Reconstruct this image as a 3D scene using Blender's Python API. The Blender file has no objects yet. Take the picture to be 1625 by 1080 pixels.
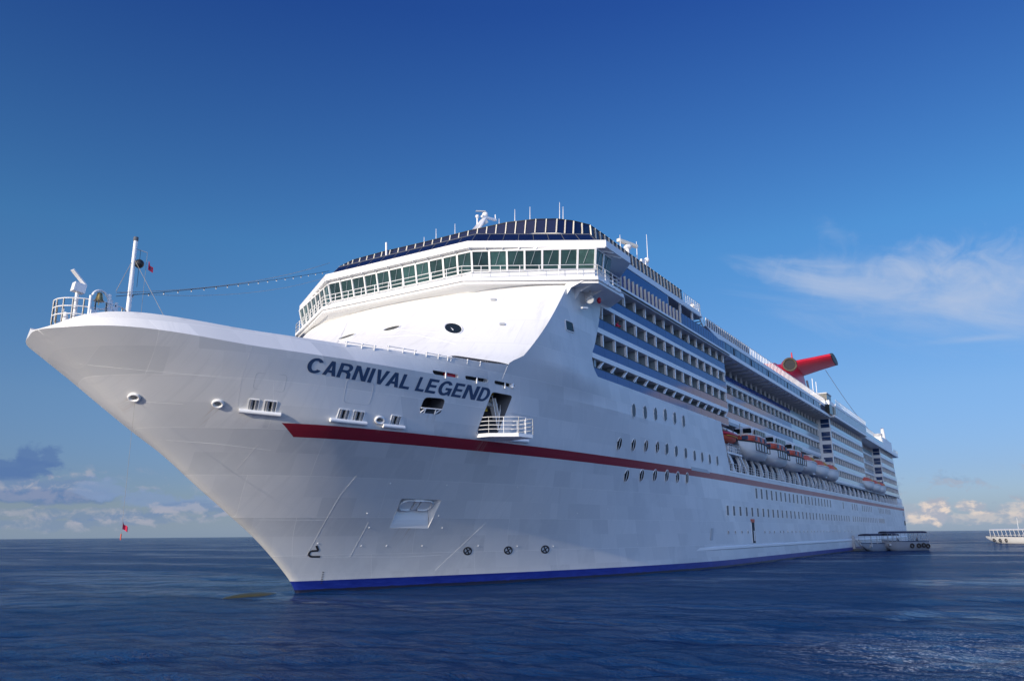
import bpy, bmesh, math, random
import numpy as np
from mathutils import Vector, Matrix
from mathutils.bvhtree import BVHTree
random.seed(7)
scene = bpy.context.scene
COL = scene.collection
R = math.radians

# ------------------------------------------------------------------ camera
# world axes: X = aft along the ship, Y = starboard, Z = up; stem at the waterline is the origin
CAM = Vector((-45.23, -47.2, 4.15)); PITCH = R(13.67); ROLL = R(-0.51); HEAD = R(31.56); FPX = 1264.5
_hd = Vector((math.cos(HEAD), math.sin(HEAD), 0)); _rt = Vector((math.sin(HEAD), -math.cos(HEAD), 0)); _up = Vector((0, 0, 1))
_F = _hd*math.cos(PITCH)+_up*math.sin(PITCH); _V = -_hd*math.sin(PITCH)+_up*math.cos(PITCH)
_Rc = _rt*math.cos(ROLL)+_V*math.sin(ROLL); _Uc = -_rt*math.sin(ROLL)+_V*math.cos(ROLL)
cam_d = bpy.data.cameras.new('camera'); cam = bpy.data.objects.new('camera', cam_d); COL.objects.link(cam)
cam.matrix_world = Matrix(((_Rc.x, _Uc.x, -_F.x, CAM.x), (_Rc.y, _Uc.y, -_F.y, CAM.y), (_Rc.z, _Uc.z, -_F.z, CAM.z), (0, 0, 0, 1)))
cam_d.sensor_fit = 'HORIZONTAL'; cam_d.sensor_width = 36; cam_d.lens = FPX/1625*36
cam_d.clip_start = 0.5; cam_d.clip_end = 90000
scene.camera = cam

def ray(px, py):
    d = _F+_Rc*((px-812.5)/FPX)-_Uc*((py-540)/FPX)
    return d.normalized()
def at(px, py, x=None, y=None, z=None):          # a photographed point that lies on a known plane of the ship
    d = ray(px, py)
    k, v = (0, x) if x is not None else (1, y) if y is not None else (2, z)
    return CAM+d*((v-CAM[k])/d[k])

# ------------------------------------------------------------------ light
SUN_EL, SUN_A = R(13), R(7)
sdir = Vector((-math.cos(SUN_EL)*math.cos(SUN_A), math.cos(SUN_EL)*math.sin(SUN_A), math.sin(SUN_EL)))
sd = bpy.data.lights.new('sun', 'SUN'); sd.energy = 3.9; sd.angle = R(0.5); sd.color = (1.0, 0.87, 0.71)
sun = bpy.data.objects.new('sun', sd); COL.objects.link(sun)
sun.rotation_euler = sdir.to_track_quat('Z', 'Y').to_euler(); sun.location = (-60, 20, 80)
scene.view_settings.view_transform = 'Standard'; scene.view_settings.look = 'None'
scene.view_settings.exposure = 0.0; scene.view_settings.gamma = 1.0

# ------------------------------------------------------------------ node helper
class NT:
    def __init__(s, tree): s.t = tree; s.n = tree.nodes; s.l = tree.links
    def new(s, typ, **kw):
        n = s.n.new(typ)
        for k, v in kw.items(): setattr(n, k, v)
        return n
    def put(s, sock, v):
        if v is None: return
        if isinstance(v, bpy.types.NodeSocket): s.l.new(v, sock)
        else:
            if hasattr(sock.default_value, '__len__') and not hasattr(v, '__len__'): v = (v,)*len(sock.default_value)
            if hasattr(v, '__len__') and len(sock.default_value) == 4 and len(v) == 3: v = (*v, 1)
            sock.default_value = v
    def m(s, op, a, b=None, c=None, clamp=False):
        n = s.new('ShaderNodeMath', operation=op); n.use_clamp = clamp
        for i, v in enumerate((a, b, c)): s.put(n.inputs[i], v)
        return n.outputs[0]
    def mix(s, f, a, b, blend='MIX'):
        n = s.new('ShaderNodeMix', data_type='RGBA', blend_type=blend); n.clamp_factor = True
        s.put(n.inputs[0], f); s.put(n.inputs[6], a); s.put(n.inputs[7], b); return n.outputs[2]
    def sstep(s, v, a, b):
        n = s.new('ShaderNodeMapRange', interpolation_type='SMOOTHSTEP'); s.put(n.inputs[0], v); s.put(n.inputs[1], a); s.put(n.inputs[2], b)
        return n.outputs[0]
    def noise(s, vec, scale, detail=4, rough=0.55, dist=0.0):
        n = s.new('ShaderNodeTexNoise'); s.put(n.inputs['Vector'], vec)
        n.inputs['Scale'].default_value = scale; n.inputs['Detail'].default_value = detail
        n.inputs['Roughness'].default_value = rough; n.inputs['Distortion'].default_value = dist
        return n.outputs['Fac']
    def comb(s, x, y, z=0.0):
        n = s.new('ShaderNodeCombineXYZ')
        for i, v in enumerate((x, y, z)): s.put(n.inputs[i], v)
        return n.outputs[0]
    def sep(s, v):
        n = s.new('ShaderNodeSeparateXYZ'); s.put(n.inputs[0], v); return n.outputs

# ------------------------------------------------------------------ sky
def az_el(px, py):
    d = ray(px, py); return math.degrees(math.atan2(d.y, d.x)), math.degrees(math.asin(d.z))
world = bpy.data.worlds.new('World'); scene.world = world; world.use_nodes = True
w = NT(world.node_tree); w.n.clear()
SKY_STRENGTH = 0.085; AMB = 2.3; GLOW = 1.15
sky = w.new('ShaderNodeTexSky', sky_type='NISHITA'); sky.sun_disc = False
sky.sun_elevation = SUN_EL; sky.sun_rotation = math.atan2(sdir.x, sdir.y)
sky.air_density = 1.0; sky.dust_density = 0.35; sky.ozone_density = 3.0; sky.altitude = 0
tc = w.new('ShaderNodeTexCoord'); nv = w.new('ShaderNodeVectorMath', operation='NORMALIZE'); w.l.new(tc.outputs['Generated'], nv.inputs[0])
sx, sy, sz = w.sep(nv.outputs[0])
AZ = w.m('MULTIPLY', w.m('ARCTAN2', sy, sx), 57.2958); EL = w.m('MULTIPLY', w.m('ARCSINE', sz), 57.2958)
tint = w.new('ShaderNodeValToRGB'); w.l.new(w.m('DIVIDE', EL, 90.0), tint.inputs[0]); cr_ = tint.color_ramp
for k_, (p_, c_) in enumerate(((0.0, (.47, .54, .90)), (.045, (.50, .57, .88)), (.10, (.60, .71, .94)), (.22, (.46, .84, 1.12)), (.40, (.22, .47, 1.04)), (1.0, (.25, .45, .90)))):
    e_ = cr_.elements[k_] if k_ < 2 else cr_.elements.new(p_)
    e_.position = p_; e_.color = (*c_, 1)
skt = w.mix(1.0, sky.outputs[0], tint.outputs[0], 'MULTIPLY')
# unseen sky to port and overhead boosted, added fill for the shaded side
bz = w.m('MULTIPLY', w.sstep(AZ, -172, -115), w.m('SUBTRACT', 1.0, w.sstep(AZ, -75, -18)))
boost = w.m('ADD', 1.5, w.m('ADD', w.m('MULTIPLY', bz, AMB), w.m('MULTIPLY', w.sstep(EL, 45, 70), 1.0)))
vs_ = w.new('ShaderNodeVectorMath', operation='SCALE'); w.l.new(skt, vs_.inputs[0]); w.l.new(boost, vs_.inputs['Scale'])
hs = w.new('ShaderNodeHueSaturation'); hs.inputs['Saturation'].default_value = 1.0; hs.inputs['Value'].default_value = 1.0; hs.inputs['Hue'].default_value = 0.5
w.l.new(vs_.outputs[0], hs.inputs['Color']); skyc = hs.outputs['Color']
SKY_OUT = skyc
cu_v = w.comb(w.m('MULTIPLY', AZ, 0.50), w.m('MULTIPLY', EL, 0.85), 3.1)
NC = w.noise(cu_v, 1.0, 7, 0.62, 0.35)
NL = w.noise(w.comb(w.m('ADD', w.m('MULTIPLY', AZ, 0.50), 0.20), w.m('SUBTRACT', w.m('MULTIPLY', EL, 0.85), 0.32), 3.1), 1.0, 6, 0.6, 0.3)
def rot2(a0, e0, ang):
    da = w.m('SUBTRACT', AZ, a0); de = w.m('SUBTRACT', EL, e0); c, s_ = math.cos(ang), math.sin(ang)
    return (w.m('ADD', w.m('MULTIPLY', da, c), w.m('MULTIPLY', de, s_)), w.m('SUBTRACT', w.m('MULTIPLY', de, c), w.m('MULTIPLY', da, s_)))
def blob(cur, a0, e0, wa, we, col, op=1.0, ang=0.0, amp=2.2, gain=2.2, bias=0.0, noise=None):
    u, v = rot2(a0, e0, ang)
    r2 = w.m('ADD', w.m('POWER', w.m('ABSOLUTE', w.m('DIVIDE', u, wa)), 2.0), w.m('POWER', w.m('ABSOLUTE', w.m('DIVIDE', v, we)), 2.0))
    base = w.m('SUBTRACT', 1.0+bias, w.m('SQRT', r2))
    den = w.m('MULTIPLY', w.m('ADD', base, w.m('MULTIPLY', w.m('SUBTRACT', noise or NC, 0.5), amp)), gain)
    den = w.sstep(den, 0.0, 1.0)
    return w.mix(w.m('MULTIPLY', den, op), cur, col)
K = 1.0/SKY_STRENGTH
def cc(r, g, b): return (r*K, g*K, b*K)
lit = w.mix(w.sstep(w.m('SUBTRACT', NC, NL), -0.08, 0.10), cc(.17, .26, .44), cc(.38, .40, .49))
# thin scattered cumulus all round the horizon, then the banks the photograph shows
band = w.m('MULTIPLY', w.sstep(EL, 0.1, 1.2), w.m('SUBTRACT', 1.0, w.sstep(EL, 2.6, 5.2)))
dn = w.m('MULTIPLY', w.sstep(NC, 0.53, 0.68), band)
skyc = w.mix(w.m('MULTIPLY', w.m('SUBTRACT', 1.0, w.sstep(EL, 0.0, 2.8)), 0.5), skyc, cc(.26, .385, .56))   # low bank of distant cloud on the horizon
skyc = w.mix(w.m('MULTIPLY', dn, 0.6), skyc, lit)
def P(px, py): return az_el(px, py)
dark = cc(.10, .19, .40); mid = cc(.22, .32, .52)
for (px, py, ww, hh, col, op, amp) in [
        (28, 742, 2.8, .8, dark, .9, 2.2), (48, 722, 1.0, .9, dark, .85, 2.2), (80, 726, .9, .8, dark, .8, 2.2), (10, 752, 2.2, .5, dark, .85, 1.8),
        (105, 778, 2.8, 1.1, lit, .8, 2.4), (30, 778, 1.8, .9, lit, .75, 2.2), (95, 790, 5.0, .55, dark, .55, 2.2),
        (165, 778, 1.8, .9, mid, .7, 2.4), (235, 792, 3.0, .6, mid, .7, 2.6), (335, 799, 3.2, .6, mid, .6, 2.6), (330, 806, 4.2, .6, lit, .6, 2.6),
        (130, 815, 6.0, .55, lit, .5, 2.8), (240, 822, 5.0, .5, lit, .45, 2.8), (60, 830, 6, .5, lit, .4, 2.8)]:
    a, e = P(px, py); skyc = blob(skyc, a, e, ww, hh, col, op, amp=amp)
cum = w.mix(w.sstep(w.m('SUBTRACT', NC, NL), -0.06, 0.10), cc(.40, .43, .52), cc(.80, .68, .60))
for (px, py, ww, hh, op) in [(1488, 808, 1.2, 1.0, .95), (1535, 802, 1.2, .55, .8), (1472, 820, 2.0, .6, .6), (1615, 808, 1.3, .55, .5), (1560, 822, 5.0, .45, .4), (1442, 806, .7, .6, .4)]:
    a, e = P(px, py); skyc = blob(skyc, a, e, ww, hh, cum, op, amp=2.0)
for (px, py, ww, hh) in ((1112, 630, 4.2, 1.0), (1160, 660, 4.0, 1.3)): a, e = P(px, py); skyc = blob(skyc, -a, e, ww, hh, cc(.66, .61, .50), .85, amp=2.4)      # the sunlit cloud over to port that the glass rails mirror
# whitish glow of the low sun's side of the sky, behind the viewer
dt = w.new('ShaderNodeVectorMath', operation='DOT_PRODUCT'); w.l.new(nv.outputs[0], dt.inputs[0]); dt.inputs[1].default_value = sdir
glow = w.m('MULTIPLY', w.m('POWER', w.m('MAXIMUM', dt.outputs['Value'], 0.0), 2.2), GLOW)
gv = w.new('ShaderNodeVectorMath', operation='SCALE'); gv.inputs[0].default_value = cc(1.0, .90, .78); w.l.new(glow, gv.inputs['Scale'])
skyc = w.mix(1.0, skyc, gv.outputs[0], 'ADD')
# cirrus
a, e = P(1470, 478)
u, v = rot2(a, e, R(14))
cv = w.comb(w.m('MULTIPLY', u, 0.10), w.m('MULTIPLY', v, 0.42), 7.7)
N2 = w.noise(cv, 1.0, 8, 0.62, 0.8); N3 = w.noise(w.comb(w.m('MULTIPLY', u, 0.5), w.m('MULTIPLY', v, 0.6), 1.7), 1.0, 5, 0.6, 0.6)
def veil(cur, px, py, wa, we, ang, op, amp, nz):
    a, e = P(px, py); return blob(cur, a, e, wa, we, cc(.47, .56, .74), op, R(ang), amp, 0.62, 0.12, nz)
skyc = veil(skyc, 1530, 478, 14.0, 3.2, 12, .85, 1.4, N2)
skyc = veil(skyc, 1335, 452, 7.5, 1.3, 16, .75, 1.8, N2)
skyc = veil(skyc, 1410, 428, 8.5, 1.9, 5, .5, 2.2, N3)
skyc = veil(skyc, 1600, 430, 9.0, 2.8, 0, .6, 2.0, N3)
skyc = veil(skyc, 1220, 420, 4.0, .7, 10, .25, 2.2, N2)
skyc = veil(skyc, 1330, 375, 2.0, .9, 40, .2, 2.5, N3)
skyc = veil(skyc, 1555, 537, 4.0, .35, 2, .5, 1.2, N2)
bg = w.new('ShaderNodeBackground'); w.l.new(skyc, bg.inputs[0]); bg.inputs[1].default_value = SKY_STRENGTH
wo = w.new('ShaderNodeOutputWorld'); w.l.new(bg.outputs[0], wo.inputs[0])

# ------------------------------------------------------------------ materials
def mat(name, col, rough=0.45, metal=0.0, var=0.06, vscale=1.5, spec=0.5, emit=None):
    m = bpy.data.materials.new(name); m.use_nodes = True; t = NT(m.node_tree); b = m.node_tree.nodes['Principled BSDF']
    tcn = t.new('ShaderNodeTexCoord')
    nz = t.noise(tcn.outputs['Object'], vscale, 5, 0.6)
    dark_ = tuple(c*(1-var*2) for c in col); light_ = tuple(min(1, c*(1+var*2)) for c in col)
    t.l.new(t.mix(nz, dark_, light_), b.inputs['Base Color'])
    rr = t.new('ShaderNodeMapRange'); t.l.new(nz, rr.inputs[0]); rr.inputs[3].default_value = max(0.02, rough*0.8); rr.inputs[4].default_value = min(1, rough*1.2)
    t.l.new(rr.outputs[0], b.inputs['Roughness'])
    b.inputs['Metallic'].default_value = metal; b.inputs['Specular IOR Level'].default_value = spec
    return m
M = {}
M['white'] = mat('white_paint', (.80, .80, .79), .38, var=.02, vscale=.6)
M['deckwhite'] = mat('deck_white', (.74, .75, .75), .5, var=.03)
M['grey'] = mat('grey_paint', (.42, .44, .46), .5, var=.05)
M['panel'] = mat('balcony_panel', (.30, .36, .39), .5, var=.03)
M['dark'] = mat('dark_interior', (.025, .027, .032), .7, var=.15)
M['dim'] = mat('dim_interior', (.10, .11, .13), .7, var=.1)
M['darkglass'] = mat('dark_glass', (.012, .018, .022), .12, var=.05, spec=.3)
for k_, c_ in enumerate(((.022, .055, .058), (.034, .085, .085), (.016, .040, .046), (.045, .10, .095))): M['bridgeglass%d' % k_] = mat('bridge_glass', c_, .04+.02*k_, var=.40, vscale=.8, spec=.5)
M['winglass'] = mat('cabin_window_glass', (.06, .08, .10), .35, var=.2, spec=.2)
M['navy'] = mat('navy_glass', (.006, .013, .052), .10, var=.15, vscale=.5, spec=.5)
M['rail_glass'] = mat('blue_balustrade_glass', (.012, .048, .21), .06, var=.14, vscale=.4, spec=.5)
M['pale_glass'] = mat('pale_balustrade_glass', (.36, .47, .50), .10, var=.05, spec=.6)
M['band_glass'] = mat('window_band_glass', (.02, .05, .14), .08, var=.15, vscale=.4, spec=.7)
M['cream'] = mat('cream_post', (.80, .74, .60), .5, var=.04)
M['red'] = mat('funnel_red', (.52, .013, .035), .35, var=.05, vscale=.4)
M['flagred'] = mat('flag_red', (.70, .03, .08), .8, var=.06)
M['orange'] = mat('lifeboat_orange', (.62, .095, .04), .5, var=.06)
M['ochre'] = mat('canvas_ochre', (.55, .26, .05), .8, var=.08)
M['ringtan'] = mat('ring_tan', (.075, .06, .04), .6, var=.1)
M['black'] = mat('black_paint', (.015, .015, .017), .5, var=.1)
M['rubber'] = mat('tyre_rubber', (.03, .03, .032), .8, var=.1)
M['lettering'] = mat('navy_lettering', (.030, .062, .13), .45, var=.05)
M['markblack'] = mat('mark_paint', (.03, .03, .035), .5, var=.05)
M['yellow'] = mat('yellow_paint', (.65, .42, .03), .5, var=.05)
M['steel'] = mat('steel', (.45, .46, .47), .35, .6, var=.05)
M['brass'] = mat('brass', (.55, .40, .15), .3, .9, var=.1)
M['rope'] = mat('rope', (.30, .28, .25), .9, var=.1)
M['algae'] = mat('algae_bulb', (.050, .048, .014), .35, var=.35, vscale=3)
M['boatwhite'] = mat('boat_white', (.72, .72, .70), .45, var=.04)
M['boatshade'] = mat('boat_shade', (.20, .23, .28), .5, var=.08)  # pale boat hulls darkened to grey-blue, the ship's shade put into their colour
M['canopyblue'] = mat('canopy_navy', (.03, .035, .07), .8, var=.1)
M['skin'] = mat('skin', (.32, .18, .12), .6, var=.05)
M['bluepaint'] = mat('blue_winch', (.03, .07, .30), .5, var=.05)
M['bulb'] = mat('bulb_glass', (.75, .75, .7), .2, var=.02)

def front_material():
    m = bpy.data.materials.new('front_paint'); m.use_nodes = True; t = NT(m.node_tree); b = m.node_tree.nodes['Principled BSDF']
    tcn = t.new('ShaderNodeTexCoord'); x, y, z = t.sep(tcn.outputs['Object']); v = t.comb(y, z, 0)
    br = t.new('ShaderNodeTexBrick'); br.offset = 0.4; t.l.new(v, br.inputs['Vector']); br.inputs['Scale'].default_value = 1.0
    br.inputs['Color1'].default_value = (.74, .74, .73, 1); br.inputs['Color2'].default_value = (.78, .78, .77, 1); br.inputs['Mortar'].default_value = (.66, .66, .66, 1)
    br.inputs['Mortar Size'].default_value = .014; br.inputs['Brick Width'].default_value = 6.0; br.inputs['Row Height'].default_value = 2.4
    st = t.noise(t.comb(t.m('MULTIPLY', y, 1.6), t.m('MULTIPLY', z, .22), t.m('MULTIPLY', x, .3)), 1.0, 6, .65)
    t.l.new(t.mix(t.m('MULTIPLY', t.sstep(st, .48, .78), .8), br.outputs['Color'], (.60, .60, .58)), b.inputs['Base Color'])
    b.inputs['Roughness'].default_value = .42
    bump = t.new('ShaderNodeBump'); bump.inputs['Strength'].default_value = .35; bump.inputs['Distance'].default_value = .03
    t.l.new(t.noise(tcn.outputs['Object'], .6, 3, .5), bump.inputs['Height']); t.l.new(bump.outputs[0], b.inputs['Normal']); return m
M['front'] = front_material()
def hull_material():
    m = bpy.data.materials.new('hull_paint'); m.use_nodes = True; t = NT(m.node_tree); b = m.node_tree.nodes['Principled BSDF']
    tcn = t.new('ShaderNodeTexCoord'); x, y, z = t.sep(tcn.outputs['Object'])
    lean = t.m('SUBTRACT', x, t.m('MULTIPLY', z, -0.55))
    v = t.comb(lean, z, 0)
    br = t.new('ShaderNodeTexBrick'); br.offset = 0.37; br.squash = 1.0
    t.l.new(v, br.inputs['Vector']); br.inputs['Scale'].default_value = 1.0
    br.inputs['Color1'].default_value = (.63, .64, .645, 1); br.inputs['Color2'].default_value = (.75, .75, .742, 1)
    br.inputs['Mortar'].default_value = (.86, .86, .84, 1); br.inputs['Mortar Size'].default_value = 0.012
    br.inputs['Brick Width'].default_value = 9.0; br.inputs['Row Height'].default_value = 2.75; br.inputs['Bias'].default_value = 0.0
    br2 = t.new('ShaderNodeTexBrick'); br2.offset = 0.5; t.l.new(v, br2.inputs['Vector']); br2.inputs['Scale'].default_value = 1.0
    br2.inputs['Color1'].default_value = (.85, .86, .87, 1); br2.inputs['Color2'].default_value = (1, 1, 1, 1); br2.inputs['Mortar'].default_value = (.97, .97, .97, 1)
    br2.inputs['Mortar Size'].default_value = 0.01; br2.inputs['Brick Width'].default_value = 2.4; br2.inputs['Row Height'].default_value = 1.375
    white = t.mix(1.0, br.outputs['Color'], br2.outputs['Color'], 'MULTIPLY')
    streak = t.noise(t.comb(t.m('MULTIPLY', x, 2.2), t.m('MULTIPLY', z, 0.16), 0), 1.0, 6, 0.65)
    blot = t.noise(tcn.outputs['Object'], 0.22, 6, 0.62)
    white = t.mix(t.m('MULTIPLY', t.sstep(streak, .46, .76), .9), white, (.63, .64, .64))
    white = t.mix(t.m('MULTIPLY', t.sstep(blot, .52, .70), .5), white, (.70, .71, .71))
    rust = t.m('MULTIPLY', t.sstep(t.noise(t.comb(t.m('MULTIPLY', x, 3.0), t.m('MULTIPLY', z, 0.35), 5), 1.0, 4, 0.7), .68, .82), .45)
    white = t.mix(rust, white, (.42, .34, .27))
    # painted red stripe with the slanted tip, blue boot topping, fouling at the waterline
    wob = t.m('MULTIPLY', t.m('SUBTRACT', t.noise(tcn.outputs['Object'], 0.8, 3), .5), .02)
    zz = t.m('ADD', z, wob)
    s1 = t.m('MULTIPLY', t.m('GREATER_THAN', zz, 10.58), t.m('LESS_THAN', zz, 11.35))
    tip = t.m('GREATER_THAN', t.m('ADD', x, t.m('MULTIPLY', t.m('SUBTRACT', z, 11.35), 1.75)), -9.0)
    stripe = t.m('MULTIPLY', s1, tip)
    redc = t.mix(t.sstep(x, 20, 110), (.27, .016, .028), (.38, .10, .10))  # red pales towards the stern: distance haze mixed into the stripe colour
    col = t.mix(stripe, white, redc)
    boot = t.m('LESS_THAN', t.m('ADD', z, t.m('MULTIPLY', x, 0.0002)), 0.86)
    col = t.mix(boot, col, t.mix(t.sstep(t.noise(t.comb(t.m('MULTIPLY', x, .7), t.m('MULTIPLY', z, 3.0), 0), 1.0, 6, .7), .35, .75), (.007, .020, .20), (.018, .040, .28)))
    fl = t.m('LESS_THAN', z, t.m('ADD', 0.06, t.m('MULTIPLY', t.noise(t.comb(t.m('MULTIPLY', x, .8), 0, 0), 1.0, 7, .75), .32)))
    col = t.mix(t.m('MULTIPLY', fl, .9), col, (.012, .014, .02))
    t.l.new(col, b.inputs['Base Color'])
    t.l.new(t.m('ADD', .30, t.m('MULTIPLY', blot, .2)), b.inputs['Roughness'])
    bump = t.new('ShaderNodeBump'); bump.inputs['Strength'].default_value = 0.5; bump.inputs['Distance'].default_value = 0.03
    hgt = t.m('ADD', t.m('MULTIPLY', br.outputs['Fac'], 0.5), t.m('MULTIPLY', t.noise(v, 0.55, 3, .5), .9))
    t.l.new(hgt, bump.inputs['Height']); t.l.new(bump.outputs[0], b.inputs['Normal'])
    return m
M['hull'] = hull_material()

# ------------------------------------------------------------------ mesh builder
class MB:
    def __init__(s): s.v = []; s.f = []; s.m = []; s.sm = []
    def add(s, vs, fs, mi=0, smooth=False):
        o = len(s.v); s.v += [Vector(p) for p in vs]
        for f in fs: s.f.append([i+o for i in f]); s.m.append(mi); s.sm.append(smooth)
    def quad(s, a, b, c, d, mi=0): s.add([a, b, c, d], [(0, 1, 2, 3)], mi)
    def box(s, x0, x1, y0, y1, z0, z1, mi=0):
        s.add([(x0, y0, z0), (x1, y0, z0), (x1, y1, z0), (x0, y1, z0), (x0, y0, z1), (x1, y0, z1), (x1, y1, z1), (x0, y1, z1)],
              [(3, 2, 1, 0), (4, 5, 6, 7), (0, 1, 5, 4), (1, 2, 6, 5), (2, 3, 7, 6), (3, 0, 4, 7)], mi)
    def bar(s, p, q, wd, hg, mi=0, upv=(0, 0, 1)):
        p = Vector(p); q = Vector(q); d = (q-p).normalized(); u = Vector(upv)
        if abs(d.dot(u)) > .98: u = Vector((1, 0, 0))
        a = d.cross(u).normalized(); b = a.cross(d).normalized()
        vs = []
        for e in (p, q):
            for sa, sb in ((-1, -1), (1, -1), (1, 1), (-1, 1)): vs.append(e+a*(sa*wd/2)+b*(sb*hg/2))
        s.add(vs, [(3, 2, 1, 0), (4, 5, 6, 7), (0, 1, 5, 4), (1, 2, 6, 5), (2, 3, 7, 6), (3, 0, 4, 7)], mi)
    def tube(s, pts, r, n=8, mi=0, r2=None, cap=True):
        pts = [Vector(p) for p in pts]; rings = []; L = len(pts)
        for i, p in enumerate(pts):
            d = (pts[min(i+1, L-1)]-pts[max(i-1, 0)]).normalized()
            u = Vector((0, 0, 1)) if abs(d.z) < .95 else Vector((1, 0, 0))
            a = d.cross(u).normalized(); b = a.cross(d)
            rr = r if r2 is None else r+(r2-r)*i/(L-1)
            rings.append([p+(a*math.cos(2*math.pi*k/n)+b*math.sin(2*math.pi*k/n))*rr for k in range(n)])
        s.loft(rings, mi, cap, True)
    def loft(s, rings, mi=0, cap=True, smooth=False, closed=True):
        n = len(rings[0]); vs = [p for r_ in rings for p in r_]; fs = []
        for i in range(len(rings)-1):
            for k in range(n if closed else n-1):
                k2 = (k+1) % n; fs.append((i*n+k, i*n+k2, (i+1)*n+k2, (i+1)*n+k))
        s.add(vs, fs, mi, smooth)
        if cap:
            s.add(rings[0], [tuple(range(n))[::-1]], mi); s.add(rings[-1], [tuple(range(n))], mi)
    def prism(s, poly, z0, z1, mi=0, mtop=None):
        n = len(poly); vs = [(p[0], p[1], z0) for p in poly]+[(p[0], p[1], z1) for p in poly]
        s.add(vs, [(i, (i+1) % n, n+(i+1) % n, n+i) for i in range(n)], mi)
        s.add(vs[:n], [tuple(range(n))[::-1]], mi); s.add(vs[n:], [tuple(range(n))], mi if mtop is None else mtop)
    def ext(s, poly3, dirv, mi=0):
        n = len(poly3); d = Vector(dirv); vs = [Vector(p) for p in poly3]+[Vector(p)+d for p in poly3]
        s.add(vs, [tuple(range(n))[::-1], tuple(range(n, 2*n))]+[(i, (i+1) % n, n+(i+1) % n, n+i) for i in range(n)], mi)
    def ball(s, c, rx, ry=None, rz=None, mi=0, nu=14, nv=9):
        ry = ry or rx; rz = rz or rx; c = Vector(c); rings = []
        for j in range(nv+1):
            th = math.pi*j/nv; rad = max(1e-4, math.sin(th))
            rings.append([c+Vector((rx*rad*math.cos(2*math.pi*k/nu), ry*rad*math.sin(2*math.pi*k/nu), -rz*math.cos(th))) for k in range(nu)])
        s.loft(rings, mi, False, True)
    def build(s, name, mats, parent=None, recalc=True):
        me = bpy.data.meshes.new(name); me.from_pydata([tuple(v) for v in s.v], [], s.f)
        for m_ in (mats if isinstance(mats, (list, tuple)) else [mats]): me.materials.append(M[m_] if isinstance(m_, str) else m_)
        me.polygons.foreach_set('material_index', s.m); me.polygons.foreach_set('use_smooth', s.sm)
        if recalc:
            bm = bmesh.new(); bm.from_mesh(me); bmesh.ops.recalc_face_normals(bm, faces=bm.faces); bm.to_mesh(me); bm.free()
        o = bpy.data.objects.new(name, me); COL.objects.link(o)
        if parent: o.parent = parent
        return o
def tag(o, label=None, cat=None, group=None, kind=None):
    if label: o['label'] = label
    if cat: o['category'] = cat
    if group: o['group'] = group
    if kind: o['kind'] = kind
    return o
def empty(name, loc=(0, 0, 0), rz=0.0):
    o = bpy.data.objects.new(name, None); COL.objects.link(o); o.location = loc; o.rotation_euler = (0, 0, rz); o.empty_display_size = .5; return o
def copy_tree(o, parent=None):
    c = o.copy(); COL.objects.link(c)
    if parent: c.parent = parent
    for ch in list(o.children): copy_tree(ch, c)
    return c
def railing(mb, pts, h, rails=3, step=1.5, r=.03, mi=0, pr=None):
    pts = [Vector(p) for p in pts]; up = Vector((0, 0, 1)); n = 5
    for k in range(1, rails+1): mb.tube([p+up*(h*k/rails) for p in pts], r, n, mi)
    for a, b in zip(pts, pts[1:]):
        L = (b-a).length; m_ = max(1, round(L/step))
        for i in range(m_+1): q = a.lerp(b, i/m_); mb.tube([q, q+up*h], pr or r*1.15, n, mi)

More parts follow.
